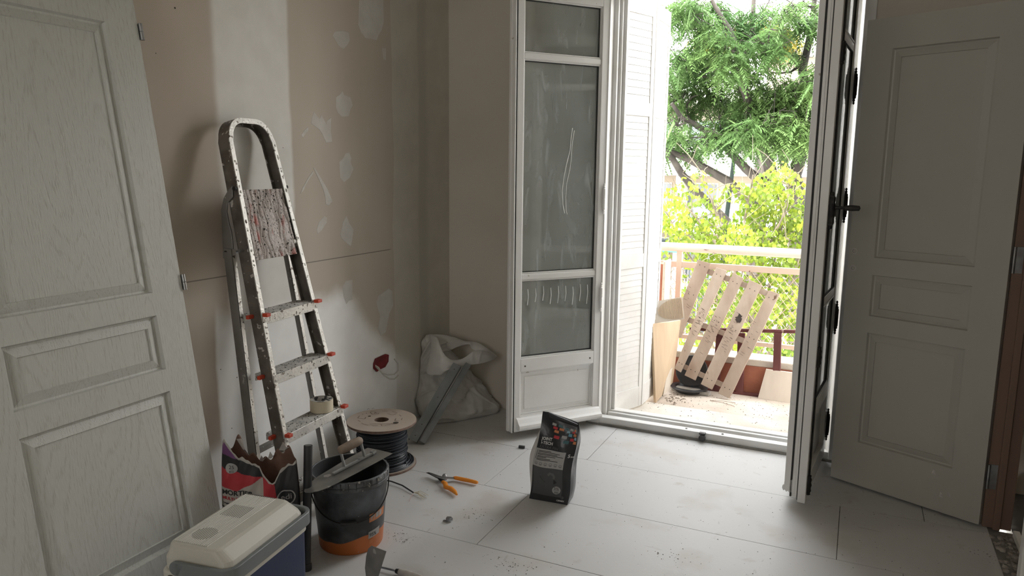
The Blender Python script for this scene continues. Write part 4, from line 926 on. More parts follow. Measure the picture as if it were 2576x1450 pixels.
for x, y, r in ((850,585,.0075),(1665,785,.013),(645,525,.0025),(760,497,.0025)):
    p = T3(x, y); obj('small_hole', MB().lathe([(0,0),(r,0),(r,.0003),(0,.0003)], 16, Matrix.Translation(p)), M['hole'], rl)
# loose cable end
M['fibre'] = pm('cream_fibres', (.62,.55,.36), (.70,.66,.52), 30, .7)
cl = thing('loose_cable', 'black cable end with frayed cream strands lying on the floor beside the bucket', 'cable', fl(1010,1225))
c0 = fl(955,1203,.004); pts = [fl(x, y, z) for x, y, z in ((962,1207,.006),(985,1212,.012),(1012,1222,.010),(1040,1240,.007))]
obj('sheath', MB().tube(pts, .0032, 8), M['black_plastic'], cl, smooth=True)
q = MB()
for k in range(9):
    e = fl(1062+random.uniform(-4,22), 1250+random.uniform(-4,12), .002); m_ = (pts[-1]+e)/2+Vector((random.uniform(-.006,.006), random.uniform(-.006,.006), .006+.004*random.random())); q.tube([pts[-1], m_, e], .0009, 5)
obj('strand', q, M['fibre'], cl, smooth=True, kind='stuff')
obj('strand', MB().tube([fl(1040,1243,.004),fl(1034,1250,.008),fl(1030,1262,.001)], .0007, 5), pm('pink_thread',(.6,.3,.25)), cl, smooth=True)

# ================================================================== METAL PROFILES leaning on the rubble bag
pr = thing('metal_profile', 'galvanised steel channel leaning against the white rubble bag, left of the pair', 'profile', fl(1042,1124))
def chan(a, b, wd, ht, nup):
    q = MB(); d = (b-a).normalized(); up = Vector(nup); sd = d.cross(up).normalized(); up = sd.cross(d)
    for o1, o2, w2, h2 in ((0,0,wd,.0012),(-wd/2,-ht/2,.0012,ht),(wd/2,-ht/2,.0012,ht)):
        q.bar(a+sd*o1+up*o2, b+sd*o1+up*o2, w2, h2, up)
    return q
a1, b1 = Vector((-1.985,3.070,.022)), Vector((-1.925,3.430,.345))
a2, b2_ = Vector((-1.935,3.085,.016)), Vector((-1.865,3.450,.350))
obj('channel', chan(a1, b1, .046, .028, (.35,-.75,.55)), M['galv'], pr)
for k, t in enumerate((.06,.2,.55,.93)):
    p = a1.lerp(b1, t)+Vector((.35,-.75,.55)).normalized()*.0012; obj('punched_hole', MB().lathe([(0,0),(.003,0),(.003,.0003)], 8, Matrix.Translation(p) @ Vector((.35,-.75,.55)).to_track_quat('Z','Y').to_matrix().to_4x4()), M['hole'], pr)
o2_ = obj('metal_profile', chan(a2, b2_, .030, .024, (.6,-.6,.5)), M['galv']); tag(o2_, 'narrower galvanised steel channel leaning on the white rubble bag, right of the pair', 'profile')

# ================================================================== RUBBLE BAG
M['bag'] = pm('thin_white_plastic', (.76,.75,.72), (.68,.67,.64), 8, .38, bump=.25, bscale=70, bdist=.004, trans=.3)
RINGS = [((1070,1062,3.40),(1252,1020,3.775),.085),((1055,1040,3.42),(1240,1008,3.765),.125),((1046,1003,3.45),(1216,985,3.755),.135),((1038,962,3.47),(1194,955,3.74),.115),
  ((1032,925,3.50),(1172,928,3.70),.095),((1037,895,3.50),(1152,905,3.66),.075),((1050,868,3.50),(1135,885,3.62),.055),((1066,850,3.50),(1122,868,3.58),.030),((1078,842,3.51),(1110,850,3.56),.008)]
RW = [(atY(*a), atY(*b), w_) for a, b, w_ in RINGS]
def cr_(L, t):
    i = min(int(t), len(L)-2); f = t-i; p0, p1, p2, p3 = L[max(i-1,0)], L[i], L[i+1], L[min(i+2,len(L)-1)]
    return ((p1*2)+(p2-p0)*f+(p0*2-p1*5+p2*4-p3)*f*f+(p1*3-p0-p2*3+p3)*f*f*f)*.5
LA, LB, LW = [r[0] for r in RW], [r[1] for r in RW], [Vector((r[2],0,0)) for r in RW]
def fold(p, s2=1.0):
    w_ = Vector((p.x, p.y, p.z))+Vector((mnoise.noise(p*6), mnoise.noise(p*6+Vector((5,0,0))), mnoise.noise(p*6+Vector((0,7,0)))))*.05
    a = mnoise.voronoi(Vector((w_.x*8, w_.y*8, w_.z*4.5)))[0]; b = mnoise.voronoi(Vector((w_.x*19, w_.y*19, w_.z*11+3)))[0]
    r = abs(mnoise.noise(Vector((w_.x*9-w_.z*5, w_.y*7, w_.z*2)))); r = max(0, 1-r/.10)
    return ((a[0]-.45)*.050+(b[0]-.45)*.024+r*.016)*s2
def bagpt(th, v):
    t = v*(len(RW)-1.001); a, b, w_ = cr_(LA,t), cr_(LB,t), max(.004, cr_(LW,t).x); c = (a+b)*.5; mj = (b-a)*.5
    sd = Vector((mj.y, -mj.x, 0)).normalized(); sd = sd if sd.dot(Vector((1,-1.6,0))) > 0 else -sd
    cs, sn = math.cos(th), math.sin(th); e = .75; f = lambda x: math.copysign(abs(x)**e, x)
    p = c+mj*f(cs)+sd*w_*f(sn)*(1.0 if sn > 0 else .6)
    n = (mj.normalized()*cs+sd*sn); p = p+n*fold(p)*min(1,.3+t*.5)
    if t < .5: p.z = .003+.03*t
    p.x = max(p.x, WX+.006); p.y = min(p.y, YB-.006); p.z = max(p.z, .003); return p
bg = thing('rubble_bag', 'crumpled white plastic rubble bag slumped open in the corner of the room', 'bag', (-2.0,3.58,0))
q = MB().grid(lambda u, v: bagpt(2*PI*u, v), 200, 150); q.add([bagpt(2*PI*k/60, 0) for k in range(60)], [tuple(range(59,-1,-1))])
obj('bag_skin', q, M['bag'], bg, smooth='all')
LOOP = [((1080,842,3.50),(1098,882,3.47)),((1110,842,3.56),(1122,886,3.55)),((1140,848,3.62),(1152,873,3.61)),((1168,858,3.66),(1180,867,3.66)),((1200,862,3.69),(1190,880,3.66)),((1230,880,3.69),(1222,890,3.68)),((1250,897,3.68),(1243,903,3.68)),
  ((1226,886,3.61),(1237,907,3.62)),((1195,883,3.54),(1210,915,3.56)),((1165,902,3.48),(1167,920,3.48)),((1140,906,3.44),(1142,925,3.43)),((1122,896,3.42),(1122,935,3.40)),((1109,874,3.42),(1104,946,3.39)),((1100,850,3.45),(1072,936,3.40))]
LU, LL = [atY(*a) for a, b in LOOP], [atY(*b) for a, b in LOOP]
def crl(L, t):
    n = len(L); i = int(t)%n; f = t-int(t); p0, p1, p2, p3 = L[i-1], L[i], L[(i+1)%n], L[(i+2)%n]
    return ((p1*2)+(p2-p0)*f+(p0*2-p1*5+p2*4-p3)*f*f+(p1*3-p0-p2*3+p3)*f*f*f)*.5
def mouth(u, v):
    t = u*len(LOOP)*.99999; a, b = crl(LU,t), crl(LL,t); p = a.lerp(b, v); p = p+Vector((.35,-.8,.2))*(.010*math.sin(PI*v)+fold(p,.35)); return p
q = MB().grid(mouth, 220, 18); obj('bag_mouth', q, M['bag'], bg, smooth='all', solid=.001)

# ================================================================== SOCKET BOX AND CABLES
M['red_box'] = pm('broken_red_box', (.22,.012,.018), (.10,.008,.01), 14, .5); M['white_cable'] = pm('white_cable', (.55,.54,.50), None, 5, .5)
sb = thing('socket_box', 'broken red flush socket box in the left wall with two white cables hanging out', 'socket box', atX(957,912,WX))
pts = [atX(x, y, WX) for x, y in ((938,915),(942,903),(955,897),(968,891),(977,893),(976,910),(968,924),(955,930),(947,936),(938,928))]
n = len(pts); cc = sum(pts, Vector())/n
q = MB(); vs = [p+Vector((.003,0,0)) for p in pts]+[cc+(p-cc)*.80+Vector((.0035,0,0)) for p in pts]+[cc+(p-cc)*.70+Vector((.0008,0,0)) for p in pts]
q.add(vs, [((i+1)%n, i, n+i, n+(i+1)%n) for i in range(n)]+[(n+(i+1)%n, n+i, 2*n+i, 2*n+(i+1)%n) for i in range(n)]+[tuple(2*n+i for i in range(n))]); obj('box', q, M['red_box'], sb, solid=.001)
for path in ([(944,920,.0),(952,925,.02),(960,938,.04),(975,944,.05),(992,942,.06),(1002,932,.06),(1001,915,.055),(992,904,.05)],[(944,922,.0),(955,932,.025),(966,945,.045),(980,954,.055),(992,954,.06),(1002,945,.06)]):
    obj('cable', MB().tube([atX(x, y, WX+.003+o) for x, y, o in path], .0036, 8), M['white_cable'], sb, smooth=True)

# ================================================================== TIN SNIPS
M['orange'] = pm('orange_grip', (.70,.24,.015), (.62,.20,.012), 8, .45)
sn_ = thing('tin_snips', 'open metal snips with orange grips lying on the white floor', 'snips', fl(1130,1205))
def flatpath(pts, r, z, sq=.6):
    q = MB(); pp = [fl(x, y, z) for x, y in pts]; q.tube(pp, r, 10); q.v = [(a, b, z+(c-z)*sq) for a, b, c in q.v]; return q
obj('blade', flatpath([(1073,1190),(1082,1192),(1098,1199),(1115,1206)], [.002,.006,.009,.011], .016, .7), M['black_iron'], sn_, smooth=True)
obj('blade', flatpath([(1078,1189),(1092,1196),(1108,1202),(1122,1206)], [.002,.005,.008,.009], .022, .6), M['steel'], sn_, smooth=True)
obj('pivot', MB().lathe([(0,.026),(.006,.026),(.010,.020),(.013,.006),(.012,.0),(0,.0)], 12, Matrix.Translation(fl(1118,1207))), M['steel'], sn_, smooth=True)
obj('arm', flatpath([(1112,1202),(1128,1203),(1142,1204)], [.008,.007,.007], .016), M['steel'], sn_, smooth=True)
obj('arm', flatpath([(1105,1204),(1112,1210),(1120,1216)], [.008,.008,.007], .016), M['black_iron'], sn_, smooth=True)
obj('grip', flatpath([(1140,1203),(1146,1203),(1165,1207),(1185,1211),(1197,1214),(1202,1215)], [.007,.010,.011,.010,.010,.006], .013, .8), M['orange'], sn_, smooth=True)
obj('grip', flatpath([(1114,1213),(1120,1217),(1122,1226),(1134,1230),(1144,1238),(1149,1245)], [.009,.011,.012,.012,.010,.005], .014, .8), M['orange'], sn_, smooth=True)

# ================================================================== SMALL THINGS ON THE FLOOR
p = fl(1130,1312); q = MB().ext([p+Vector((.016*math.cos(a),.016*math.sin(a)*.8,.004)) for a in (.3,1.5,2.7,4.0,5.2)], (0,0,.012)); q.box(p.x-.022,p.x-.004,p.y-.014,p.y-.004,0,.005)
tag(obj('metal_nut', q, M['steel'], bevel=.002), 'small grey angular metal piece lying on the floor right of the bucket', 'metal piece')
p = fl(1314,1129); tag(obj('plastic_clip', MB().bar(p+Vector((-.02,0,.007)), p+Vector((.012,.004,.007)), .012, .014), M['black_plastic'], bevel=.002), 'tiny dark clip lying on the floor beyond the grout bag', 'clip')
# putty knife standing in front of the bucket and a paint brush handle beside it
bd = thing('filling_knife', 'worn dark filling knife blade standing up in front of the bucket at the bottom edge', 'filling knife', (-1.42,1.88,0))
def kp(x, y): return atY(x, y, 1.86)
q = MB(); q.ext([kp(*p) for p in ((934,1374),(971,1388),(948,1462),(922,1462),(918,1430),(921,1400),(926,1382))], (0.0008,.0016,0)); obj('blade', q, M['blade'], bd)
lowp = (kp(948,1462)+kp(922,1462))/2
q = MB(); q.tube([lowp+Vector((0,0,.004)), Vector((lowp.x+.004, 1.85, .012))], .011, 12); obj('handle', q, M['dirty_wood'], bd, smooth=True)
sd = thing('screwdriver', 'dusty screwdriver with pale handle and dark collar lying at the bottom edge of the floor', 'screwdriver', fl(1000,1438))
obj('shaft', MB().tube([fl(958,1428,.010), fl(1000,1438,.012)], .0036, 8), M['steel'], sd, smooth=True)
obj('collar', MB().tube([fl(996,1437,.012), fl(1004,1439,.012)], [.008,.010], 12), M['black_plastic'], sd, smooth=True)
obj('handle', MB().tube([fl(1004,1439,.012), fl(1022,1444,.013), fl(1055,1455,.012), fl(1075,1462,.012)], [.010,.013,.012,.009], 12), pm('dusty_white_handle', (.5,.47,.43), (.2,.18,.16), 15, .8), sd, smooth=True)
# crumbs
random.seed(21); q = MB()
def crumb(q, p, s2):
    a = random.random()*6; e = random.uniform(.5,1.8)
    vs = [p+Vector((s2*math.cos(a+t)*e if i % 2 else s2*math.cos(a+t), s2*math.sin(a+t), 0)) for i, t in enumerate((0,1.5,3.1,4.6))]+[p+Vector((0,0,s2*.8))]
    q.add(vs, [(0,1,4),(1,2,4),(2,3,4),(3,0,4)])
for i in range(520): 
    x = random.uniform(-1.9,.4); y = random.uniform(1.5,3.78); crumb(q, Vector((x,y,.0005)), random.choice((.0010,.0013,.0016,.0022)))
for cx, cy2, n, sp in ((1290,1425,50,.05),(1210,1300,26,.05),(1010,1350,40,.04),(2490,1400,30,.05),(1690,1400,30,.06)):
    c = fl(cx, cy2)
    for i in range(n): crumb(q, c+Vector((random.gauss(0,sp), random.gauss(0,sp*.5), .0005)), random.choice((.0012,.0017,.0025)))
tag(obj('floor_crumbs', q, pm('dark_crumbs', (.10,.09,.08), (.22,.20,.17), 30, .9), None, kind='stuff'), 'dark plaster crumbs and grit scattered over the white floor', 'crumbs')
# ================================================================== OUTSIDE: BALCONY
BZ = -.03
M['balcony_floor'] = pm('dusty_balcony_floor', (.60,.53,.45), (.46,.39,.32), 4, .9, bump=.3, bscale=80, spots=(.20,.16,.13), sscale=110, sth=.68)
M['terracotta'] = pm('terracotta_render', (.42,.16,.10), (.30,.11,.07), 6, .85, bump=.3, bscale=50, spots=(.55,.45,.38), sscale=12, sth=.72)
M['rail_cream'] = pm('peeling_cream_rail', (.62,.50,.41), (.55,.43,.35), 4, .6, bump=.3, spots=(.16,.05,.03), sscale=22, sth=.73)
M['rail_top'] = pm('peeling_white_handrail', (.74,.68,.62), (.68,.60,.53), 5, .55, bump=.3, spots=(.18,.06,.04), sscale=20, sth=.70, stretch=(.5,1,1))
struct('balcony_floor', MB().box(-3.0, 2.2, YB+.25, 5.10, -.22, BZ), M['balcony_floor'])
struct('balcony_threshold', MB().box(-1.29, .0, YB+.14, 4.34, -.22, BZ+.022), M['concrete_white'])
q = MB(); q.box(-3.0, 2.2, 4.90, 5.08, BZ, .15); ker = struct('balcony_kerb', q, M['terracotta'])
obj('coping', MB().box(-3.0, 2.2, 4.905, 5.09, .15, .195), M['concrete_white'], ker, bevel=.006)
ow = MB(); ow.box(-9, WX-.15, YB+.1, YB+.25, -3, 3.0); ow.box(XR+.9, 9, YB+.1, YB+.25, -3, 3.0); ow.box(-9, 9, YB+.10, YB+.25, ZC, 3.0); ow.box(-9,9,YN,YB+.25,3.0,3.1)
struct('wall_outer', ow, M['concrete_white'])  # unseen facade ends and low roof, shaped to keep the balcony shaded
sw_ = MB(); sw_.box(-1.42,-1.128,4.745,4.895,BZ,.80); dvd = struct('balcony_divider', sw_, M['terracotta']); obj('divider_edge', MB().box(-1.132,-1.114,4.740,4.90,BZ,.82), M['concrete_white'], dvd, bevel=.006)
RY = 5.02
rg = thing('balcony_railing', 'cream painted balcony railing with peeling handrail and diamond wire mesh', 'railing', (-.3,RY,0))
q = MB(); q.tube([(-3,RY,.888),(2.2,RY,.888)], .030, 16); obj('handrail', q, M['rail_top'], rg, smooth=True)
for X in (-2.9,-1.085,.68,2.1): obj('post', MB().box(X-.018,X+.018,RY-.018,RY+.018,.19,.87), M['rail_cream'], rg, bevel=.002)
obj('mid_rail', MB().box(-3,2.2,RY-.014,RY+.014,.752,.792), M['rail_cream'], rg, bevel=.002)
obj('low_rail', MB().box(-3,2.2,RY-.014,RY+.014,.262,.290), M['rail_cream'], rg, bevel=.002)
q = MB(); sp = .058; h0, h1 = .288, .752
x = -1.1
while x < 1.2:
    for sg in (1,-1):
        xb = x+(h1-h0)*.82*sg; q.bar((x,RY+sg*.003,h0),(xb,RY+sg*.003,h1),.0034,.0034,(0,1,0))
    x += sp
obj('wire_mesh', q, M['rail_cream'], rg, kind='stuff')

# folding shutters
def shutter(side, separate):
    f = (lambda x: x) if side < 0 else (lambda x: -1.29-x)
    t = thing('folding_shutter', 'white folding louvred shutter standing open on the balcony, %s of the doorway' % ('left' if side < 0 else 'right'), 'shutter', (f(-1.2),4.2,0))
    P = [Vector((f(-1.222),3.975,0)), Vector((f(-1.118),4.240,0)), Vector((f(-1.108),4.530,0))]
    for a, b in zip(P, P[1:]):
        d = (b-a).normalized(); w_ = (b-a).length; Mx = frameM(a+d*.003, d); W2 = w_-.006; th = .014
        q = MB(); zz = [(.0,.125),(.845,.925),(1.70,1.775),(2.24,2.32)]
        q.box(0,.030,-th,th,0,2.32,Mx); q.box(W2-.030,W2,-th,th,0,2.32,Mx)
        for z0, z1 in zz: q.box(.030,W2-.030,-th,th,z0,z1,Mx)
        pn = obj('shutter_panel', q, M['slat_white'], t, bevel=.002)
        for z0, z1 in ((.125,.845),(.925,1.70),(1.775,2.24)):
            n = int((z1-z0)/.036); q2 = MB()
            for k in range(n):
                z = z0+(k+.5)*(z1-z0)/n; h = (z1-z0)/n*.5
                qq = MB() if separate else q2
                qq.add([Mx @ Vector(v) for v in ((.030,-.0105,z-h*.97),(W2-.030,-.0105,z-h*.97),(W2-.030,-.0085,z+h*.97),(.030,-.0085,z+h*.97),(.030,.006,z-h*.97),(W2-.030,.006,z-h*.97),(W2-.030,.008,z+h*.97),(.030,.008,z+h*.97))],
                       [(0,1,2,3),(7,6,5,4),(0,4,5,1),(3,2,6,7),(0,3,7,4),(1,5,6,2)])
                if separate: obj('slat', qq, M['slat_white'], pn)
            if not separate: obj('slats', q2, M['slat_white'], pn, kind='stuff')
    for z in (.15,1.0,1.8):
        obj('hinge', MB().tube([(P[1].x,P[1].y,z),(P[1].x,P[1].y,z+.07)], .006, 8), M['rail_top'], t)
    return t
shutter(-1, True); shutter(1, False)
# pallet
M['pallet'] = pm('weathered_pallet', (.40,.32,.255), (.28,.205,.155), 7, .85, bump=.6, bscale=35, stretch=(1,1,.35), spots=(.13,.08,.05), sscale=17, sth=.72)
M['pallet2'] = pm('weathered_pallet_pale', (.43,.35,.285), (.32,.245,.19), 8, .85, bump=.6, bscale=35, stretch=(1,1,.35), spots=(.16,.10,.07), sscale=14, sth=.74)
M['scorch'] = pm('scorch', (.015,.012,.01), (.05,.035,.03), 12, .9)
tp_ = (4.97-4.68)/.83
def pal(x, y, off=0):
    d = ray(x, y); t = (4.68+tp_*(H+.03))/(d.y-tp_*d.z); p = d*t+Vector((0,0,H)); return p+Vector((0,-1,tp_)).normalized()*off
pt = thing('pallet', 'broken five-plank wooden pallet leaning against the balcony railing', 'pallet', (-.75,4.75,BZ))
nrm_p = Vector((0,-1,tp_)).normalized()
planks = [((1758,652),(1788,664),(1712,940),(1697,930)),((1803,670),(1830,683),(1749,959),(1722,945)),((1845,687),(1871,701),(1790,980),(1762,966)),((1886,706),(1916,720),(1852,0),(0,0)),((1936,727),(1961,741),(1835,1002),(1806,990))]
planks[0] = ((1757,652),(1788,664),(1720,800),(1692,788)); 
quads = [[(1757,651),(1788,663),(1713,850),(1684,838)], [(1803,669),(1829,682),(1713,938),(1697,928)], [(1845,687),(1871,701),(1749,958),(1722,945)], [(1886,705),(1917,719),(1791,981),(1763,967)], [(1936,727),(1962,741),(1836,1003),(1806,990)]]
for k, Q in enumerate(quads):
    a, b, c, d = [pal(*p) for p in Q]; q = MB(); n = 9; vs = []
    for i in range(n+1):
        t = i/n; l = a.lerp(d, t); r = b.lerp(c, t); e = (r-l)*.015*random.uniform(-1,1); vs += [l+e, r+e*random.choice((-1,1))]
    front = [v+nrm_p*.010 for v in vs]; back = [v-nrm_p*.008 for v in vs]; m = len(vs)
    if k in (0,1,4): front[0] += Vector((0,0,-.012)); back[0] += Vector((0,0,-.012))
    fs = []
    for i in range(n): fs += [(2*i,2*i+2,2*i+3,2*i+1),(m+2*i,m+2*i+1,m+2*i+3,m+2*i+2),(2*i,m+2*i,m+2*i+2,2*i+2),(2*i+1,2*i+3,m+2*i+3,m+2*i+1)]
    fs += [(0,1,m+1,m),(2*n,m+2*n,m+2*n+1,2*n+1)]
    q.add(front+back, fs); pk = obj('plank', q, M['pallet'] if k % 2 == 0 else M['pallet2'], pt, bevel=.002, segs=1)
    for t in (.07,.45,.93):
        for s2 in (.3,.7):
            p = a.lerp(d,t).lerp(b.lerp(c,t), s2)+nrm_p*.0103; obj('nail_head', MB().lathe([(0,.0006),(.003,.0006),(.003,0)], 7, Matrix.Translation(p) @ nrm_p.to_track_quat('Z','Y').to_matrix().to_4x4()), M['scorch'], pk)
    if k == 3:
        p = pal(1858,803)+nrm_p*.0125; q = MB(); n2 = 22; ex_ = (b-a).normalized(); ez_ = (a-d).normalized(); rr_ = [random.uniform(.55,1.15) for _ in range(n2)]
        q.add([p+ex_*.022*rr_[i]*math.cos(2*PI*i/n2)+ez_*.034*rr_[i]*math.sin(2*PI*i/n2) for i in range(n2)]+[p], [(i,(i+1)%n2,n2) for i in range(n2)]); obj('scorch_mark', q, M['scorch'], pk)
    for j in range(26 if 0 < k < 4 else 9):           # split fibres
        t = random.gauss(.52,.09); p = a.lerp(d,t).lerp(b.lerp(c,t), random.uniform(0,.6))+nrm_p*.0104; e = (b-a).normalized()*random.uniform(.012,.045)+Vector((0,0,-.004))
        obj('split', MB().bar(p, p+e, .0014, .0008, nrm_p), M['scorch'], pk)
for (x0,y0),(x1,y1),w_ in (((1765,676),(1950,745),.035),((1690,788),(1890,865),.034),((1705,915),(1830,975),.034)):
    a, b = pal(x0,y0,-.020), pal(x1,y1,-.020); obj('cross_batten', MB().bar(a, b, w_, .022, nrm_p), M['pallet'], pt, bevel=.001, segs=1)
# cardboard
M['card'] = pm('brown_cardboard', (.52,.40,.27), (.46,.34,.23), 5, .85, bump=.15, stretch=(3,3,.3)); M['card_pale'] = pm('pale_cardboard', (.56,.50,.42), (.5,.43,.36), 8, .85)
cd = thing('cardboard_sheet', 'tall folded brown cardboard standing against the left end of the balcony', 'cardboard', (-1.1,4.6,BZ))
c1_, c2_, c3_, c4_ = fl(1650,1015,BZ+.002), atY(1693,963,4.72), atY(1713,806,4.70), atY(1642,816,4.42); ca = c1_; bk_ = Vector((-.018,.012,0))
q = MB(); q.add([c1_, c2_, c3_, c4_, c1_+bk_, c2_+bk_, c3_+bk_, c4_+bk_], [(0,1,2,3),(7,6,5,4),(0,3,7,4),(1,5,6,2),(3,2,6,7),(0,4,5,1)])
obj('box_side', q, M['card'], cd, bevel=.003)
fq = [c1_.lerp(c2_,.35), c1_.lerp(c2_,.75), c1_.lerp(c2_,.80).lerp(c4_.lerp(c3_,.80),.30), c1_.lerp(c2_,.55).lerp(c4_.lerp(c3_,.55),.28)]; q = MB(); q.add([p+Vector((.006,-.003,0)) for p in fq], [(0,1,2,3)]); obj('flap', q, M['card_pale'], cd, solid=.003)
cc_ = thing('corrugated_offcut', 'torn corrugated cardboard offcut with bare ribs on top of the brown cardboard', 'cardboard', (-1.08,4.6,.48))
k4 = [atY(x, y, Y) for x, y, Y in ((1640,760,4.50),(1717,747,4.56),(1722,803,4.52),(1640,815,4.46))]
q = MB(); q.add(k4, [(0,1,2,3)]); obj('liner', q, M['card_pale'], cc_, solid=.004)
q = MB()
for i in range(21):
    u = .22+.74*i/20; arc = math.sqrt(max(0,1-((u-.80)/.60)**2)); top = .5-.48*arc; bot = .5+.44*arc; a = k4[0].lerp(k4[1],u); b = k4[3].lerp(k4[2],u)
    q.tube([a.lerp(b,top)+Vector((0,-.004,0)), a.lerp(b,bot)+Vector((0,-.004,0))], .0026, 5)
obj('rib', q, M['card'], cc_, smooth=True)
# gas cartridge
p = Vector((-1.132,4.585,BZ)); gc = thing('gas_canister', 'white and dark canister standing at the foot of the left shutter on the balcony', 'canister', p)
obj('body', MB().lathe([(0,0),(.036,0),(.040,.008),(.040,.13),(.030,.16),(.014,.175),(.012,.195),(0,.198)], 24, Matrix.Translation(p)), M['old_white'], gc, smooth=True)
obj('band', MB().lathe([(.0405,.01),(.0405,.055)], 24, Matrix.Translation(p)), flat('slate', (.10,.12,.14)), gc, smooth=True)
q = MB().tube([p+Vector((.04,-.01,.05)), p+Vector((.07,-.03,.045)), p+Vector((.085,-.05,.01))], .003, 6); obj('hose', q, M['black_plastic'], gc, smooth=True)
# black tub and profile lying on the balcony floor
p = Vector((-.965,5.0,BZ)); p.y = 4.765; p.x = -.925
tb = thing('black_tub', 'black plastic tub tipped against the kerb behind the pallet', 'tub', p)
Mt = Matrix.Translation(p+Vector((0,-.02,.006))) @ Matrix.Rotation(.0,4,'X')
obj('tub', MB().lathe([(0,.0),(.085,.0),(.095,.02),(.118,.022),(.120,.030),(.112,.032),(.090,.030),(.08,.010),(0,.010)], 36, Mt), M['black_plastic'], tb, smooth=True)
obj('lid', MB().lathe([(0,.0),(.098,.0),(.105,.008),(.100,.012),(.09,.006),(0,.006)], 36, Matrix.Translation(p+Vector((.0,.045,.125))) @ Matrix.Rotation(math.radians(68),4,'X')), M['black_plastic'], tb, smooth=True)
a, b = fl(1692,975,BZ+.013), fl(1786,991,BZ+.013); q = MB().bar(a, b, .05, .024, (0,0,1))
tag(obj('grey_section', q, pm('grey_section', (.42,.40,.36), (.36,.34,.31), 8, .6), bevel=.002), 'short grey bar lying on the balcony floor in front of the black tub', 'bar')
# dark red timber frame
M['ox'] = pm('oxblood_wood', (.13,.035,.033), (.075,.02,.02), 8, .6, bump=.3, bscale=40, stretch=(1,1,.3), spots=(.42,.32,.27), sscale=26, sth=.70)
rf = thing('red_frame', 'worn dark red wooden frame standing behind the pallet and pale board', 'frame', (-.6,4.80,BZ))
ry = lambda z: 4.842+(z-BZ)*.085
def rp_(x, y, z): Yq = ry(z); return atY(x, y, Yq)
t0, t1 = rp_(1735,828,.39), rp_(2060,836,.40)
obj('top_rail', MB().bar(t0, t1, .022, .022), M['ox'], rf, bevel=.003)
obj('low_rail', MB().bar(rp_(1700,975,0.0), rp_(2060,1012,.0), .030, .028), M['ox'], rf, bevel=.003)
for x0, y0, x1, y1 in ((1952,1003,1957,838),(1860,992,1866,838),(1800,985,1812,834)): obj('post', MB().bar(rp_(x0,y0,.0), rp_(x1,y1,.39), .046, .030, (0,1,0)), M['ox'], rf, bevel=.004)
a, b = fl(1906,1003,BZ), fl(2000,1018,BZ)
q = MB(); vs = [a, b+Vector((.2,0,0)), b+Vector((.2,.05,.185)), a.lerp(b,.15)+Vector((0,.05,.185))]; q.ext(vs, (0,.014,0))
tag(obj('pale_board', q, pm('pale_tile_board', (.62,.55,.48), (.56,.49,.42), 7, .5, stretch=(2,2,.25)), bevel=.001), 'pale wood-look board propped against the dark red frame on the balcony', 'board')
random.seed(5); q = MB()
for i in range(900):
    x = random.uniform(-1.1,.3); y = random.uniform(4.0,4.8)+.0; 
    if random.random() > (y-3.9): continue
    crumb(q, Vector((x,y,BZ+(.0225 if y < 4.34 else .0005))), random.choice((.002,.003,.004)))
for i in range(40): crumb(q, Vector((random.gauss(-.98,.05),random.gauss(4.55,.06),BZ+.0005)), random.uniform(.004,.012))
tag(obj('balcony_grit', q, pm('grit', (.16,.13,.10), (.36,.30,.24), 30, .9), None, kind='stuff'), 'grit and small rubble scattered on the balcony floor', 'grit')
for k, (x0, y0, x1, y1) in enumerate(((1786,1008,1850,1014),(1786,1008,1846,1022))):
    a, b = fl(x0,y0,BZ+.004), fl(x1,y1,BZ+.004); tag(obj('twig', MB().tube([a, a.lerp(b,.5)+Vector((0,.004,.003)), b], .0016, 5), M['pallet']), 'thin dry twig lying on the balcony floor, %s of two' % ('the straighter rear one' if k == 0 else 'the nearer one'), 'twig')

# ================================================================== OUTSIDE: STREET, BUILDING, TREES
GZ = -9.0
struct('ground', MB().box(-90, 90, 5.2, 120, GZ-.2, GZ), pm('street', (.25,.24,.22), (.20,.21,.16), .3, .9))
M['facade'] = pm('pale_facade', (.30,.25,.195), (.27,.225,.175), .4, .85); M['slab'] = pm('white_slab', (.44,.42,.39), (.40,.385,.36), .5, .8)
M['win'] = pm('window_dark', (.05,.06,.07), (.12,.14,.15), .3, .15); M['roller'] = pm('roller_blind', (.50,.53,.54), (.44,.47,.48), 1, .6, stretch=(1,1,8)); M['awning'] = pm('green_awning', (.02,.16,.11), None, 1, .8)
M['winblue'] = pm('pale_blind', (.42,.55,.62), None, 1, .6); M['railgrey'] = pm('balcony_rail_grey', (.55,.55,.53), None, 1, .5)
BY = 38.0
bd_ = thing('apartment_building', 'cream and white apartment block with long balconies beyond the street trees', 'building', (-8,BY+2,GZ))
obj('wall', MB().box(-34, 22, BY+1.4, BY+12, GZ, 5.0), M['facade'], bd_)
obj('penthouse', MB().box(-4.6, 22, BY+1.0, BY+11, 5.0, 6.8), M['facade'], bd_); obj('roof_edge', MB().box(-5.0, 22, BY+.4, BY+11, 6.78, 7.35), M['slab'], bd_)
obj('roof_edge', MB().box(-34, 22, BY+.2, BY+12, 4.70, 5.15), M['slab'], bd_)
